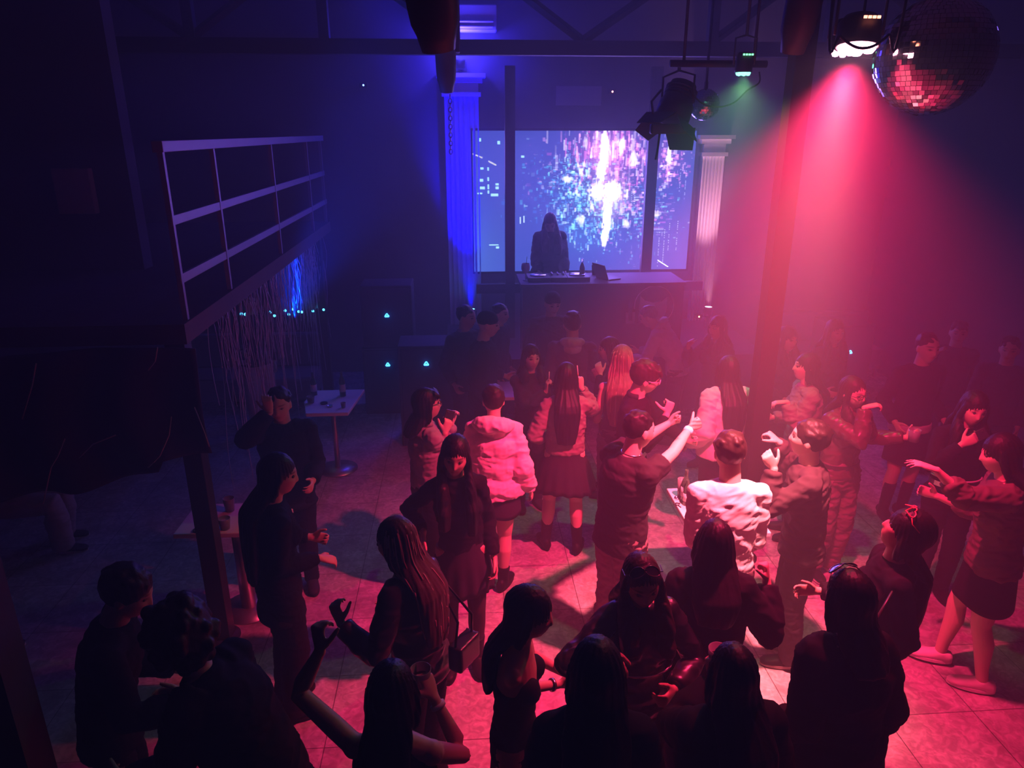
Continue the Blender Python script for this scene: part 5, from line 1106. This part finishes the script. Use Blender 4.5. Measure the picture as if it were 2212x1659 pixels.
P('person in a bright white long sleeved shirt, back to the camera, dark short hair', (1577, 930), 1.71, 6, True, tone='light', wf=.93, lean=(7, 0), head=(-4, 10, 0), R=dict(loc=(-.04, .22, -.36), pole=(.12, -1, -.3)), L=dict(loc=(-.04, .22, -.36), pole=(.12, -1, -.3)),
  hair=dict(style='short', col=BROWNHAIR, volume=1.05), top=dict(kind='shirt', col=(.82, .76, .74), infl=.035, hem=-.03, sleeve='elbow', wide=1.02, wr=.01, sc=6), bottom=dict(col=(.16, .08, .1), baggy=1.3), extras=[lambda c: armsleeve(c)])
P('person in a white jacket with very long black hair, back turned, beside the red pillar', (1575, 768), 1.62, -4, wf=1.12, lean=(3, 0), R=dict(loc=(.1, .1, -.45)), L=dict(loc=(.14, .05, -.42)),
  hair=dict(style='long', length=.5, width=1.05, col=BLACKHAIR, seed=21), top=dict(kind='jacket', col=(.62, .60, .55), infl=.055, hem=-.01, wide=1.1, wr=.014, sc=6), bottom=dict(col=DK), shoes=('boot', BK), extras=[chest_strap()])
P('person in a dark jacket dancing with both hands up, just right of the white shirt', (1757, 908), 1.67, -70, True, tone='light', lean=(4, 0), head=(10, -8, 0), L=dict(px=(1672, 1012, -.05), pole=(.3, -.5, -1), curl=50, dir=(.1, .5, .8)), R=dict(px=(1683, 955, .32), pole=(.5, -.3, -1), curl=55, dir=(.2, .7, .5), palm=(0, 0, -1)),
  hair=dict(style='short', col=(.018, .008, .008), volume=1.08), top=dict(kind='jacket', col=(.05, .03, .035), infl=.038, hem=-.04, wr=.012), bottom=dict(col=(.045, .028, .035), baggy=1.35), shoes=('sneaker', BK, (.3, .2, .2)), extras=[necklace()])
P('person with glasses in a brown leather jacket resting her chin on one hand', (1848, 815), 1.63, 166, tone='light', wf=1.0, head=(-6, 4, 8), L=dict(px=(1958, 945, -.05), pole=(.8, -.2, -1), curl=55, dir=(.4, .6, .5)), R=dict(px=(1868, 880, -.2), pole=(.3, .2, -1.2), curl=40, dir=(-.5, .3, .2), palm=(0, 0, -1)),
  hair=dict(style='long', length=.3, col=BROWNHAIR, front=True, seed=22), top=dict(kind='leather_jacket', col=(.09, .05, .045), infl=.03, hem=.01, leather=True, wr=.012), bottom=dict(col=(.16, .10, .11), baggy=1.25, infl=.018, wr=.01, belt=M_BLACK), shoes=('sneaker', BK, (.8, .7, .7)),
  extras=[glasses(), held('cup', -1, 'wide clear glass glinting red in the outstretched hand of the woman in brown leather', r0=.036, r1=.042, h=.09)])
P('person in a grey jacket in left profile stretching an arm toward the pillar', (1748, 762), 1.62, -80, tone='light', wf=1.05, head=(0, -6, 0), lean=(3, 0), L=dict(px=(1700, 868, -.08), pole=(.2, -.4, -1), curl=25, dir=(0, 1, -.1), palm=(0, 0, -1)), R=dict(loc=(.03, .2, -.3)),
  hair=dict(style='long', length=.35, col=BLACKHAIR, seed=23), top=dict(kind='jacket', col=(.26, .2, .2), infl=.04, hem=-.01, wr=.014, sc=8), bottom=dict(col=DK), shoes=('boot', BK))
P('person in black with straight dark hair holding a pink phone to her chest', (2118, 850), 1.62, 196, tone='light', wf=1.0, head=(-4, 8, -6), R=dict(px=(2078, 960, -.16), pole=(.9, .0, -1), curl=40, dir=(-.6, .1, .5), palm=(-.3, -1, 0)), L=dict(loc=(.05, .12, -.44)),
  hair=dict(style='long', length=.3, col=BLACKHAIR, front=True, seed=24), top=dict(col=BK, infl=.025, hem=.03), bottom=dict(kind='trousers', col=BK, belt=M_METAL), shoes=('boot', BK), extras=[held('phone', 1, 'pink phone held against the chest of the woman at the right edge', col=(.6, .35, .36)), white_line(-.1)])
P('person in a camouflage jacket and black skirt reaching one open hand out', (2163, 938), 1.66, -62, tone='light', wf=1.1, lean=(6, 0), head=(-10, 6, 0), L=dict(px=(2022, 1015, -.1), pole=(.2, -.3, -1.4), curl=14, spread=14, dir=(0, 1, .25), palm=(0, 0, -1)), R=dict(loc=(.05, .3, -.2)),
  hair=dict(style='long', length=.3, width=1.1, col=BLACKHAIR, seed=25), top=dict(kind='camouflage_jacket', col=(.13, .09, .08), infl=.036, hem=-.02, wr=.014, sleeve='push'), bottom=dict(kind='skirt', col=BK, length=.24, flare=1.2), shoes=('sneaker', (.78, .68, .68), (.85, .8, .8)),
  feet={1: (.1, .16, 0, 0), -1: (-.09, -.06, 0, 0)})
# --- far right and back
P('person in black with a pale shirt hem and tall boots in the dark red haze', (2010, 720), 1.7, 178, True, tone='mid', R=dict(loc=(.05, .12, -.4)), L=dict(loc=(.05, .12, -.4)), hair=dict(style='short', col=BLACKHAIR), top=dict(col=BK, infl=.03, hem=.02), bottom=dict(kind='skirt', col=BK, length=.3, flare=1.15), shoes=('boot', BK, None, .3), extras=[lambda c: hem_band(c)])
for i, (px, py, hh, yw, lab, ml) in enumerate((
    (1808, 690, 1.62, 175, 'faint person standing in the red haze just behind the lit blue badge', False),
    (1705, 705, 1.6, 160, 'faint person standing in the red haze just right of the pillar', False),
    (2076, 694, 1.56, -150, 'faint person standing in the dark red haze with one arm up near the right edge', True),
    (2187, 728, 1.58, -140, 'faint person at the far right edge in the dark red haze', True),
    (1552, 682, 1.6, -120, 'faint person lit violet beside the white uplight, hand near the mouth', False))):
    P(lab, (px, py), hh, yw, ml, tone='tan', R=dict(loc=(.02, .26, .02 if i in (2, 4) else -.3)), hair=dict(style='short' if ml else 'long', length=.28, col=BLACKHAIR, front=True, seed=30+i), top=dict(col=DK, infl=.03), bottom=dict(col=DK), vox=.008)
P('person in a pale hooded top bending over the pale table behind the glasses man', (1440, 742), 1.62, -60, True, tone='light', lean=(38, 0), head=(0, 10, 0), at=(2.32, 7.3, 0), R=dict(loc=(.03, .3, -.3)), L=dict(loc=(.03, .34, -.3)), hair=dict(style='short', col=(.2, .15, .17)), top=dict(kind='hooded_top', col=(.5, .45, .47), infl=.04, hood=(.5, .45, .47)), bottom=dict(col=DK), vox=.008)
P('person in pale trousers standing behind the table near the stacked loudspeakers', (668, 668), 1.66, 150, tone='mid', at=(-2.3, 7.9, 0), R=dict(loc=(.05, .2, -.3)), hair=dict(style='long', length=.3, col=BLACKHAIR, seed=40), top=dict(col=BK, infl=.03), bottom=dict(col=(.5, .38, .4), baggy=1.3), vox=.008)
# seated under the gallery, mostly in the dark
def seated(label, at, yaw, trc, seed, hair='long'):
    P(label, (0, 0), 1.64, yaw, at=at, drop=.40, lean=(-6, 0), feet={1: (.11, .42, 5, 0), -1: (-.11, .36, -5, 0)}, legs={1: (.1, .3, 1), -1: (-.1, .3, 1)}, R=dict(loc=(-.04, .3, -.32)), L=dict(loc=(-.04, .3, -.34)), hair=dict(style=hair, length=.3, col=BLACKHAIR, seed=seed), top=dict(col=BK, infl=.03, hem=.0), bottom=dict(col=trc, baggy=1.5, infl=.02), shoes=('sneaker', BK, (.5, .45, .45)), vox=.008)
seated('person in pale trousers seated on the left behind the black banner', (-3.5, 4.05, .0), 78, (.42, .36, .36), 41)
seated('person in grey trousers seated further back under the gallery behind the banner', (-3.75, 5.5, .0), 80, (.32, .28, .26), 42, 'short')
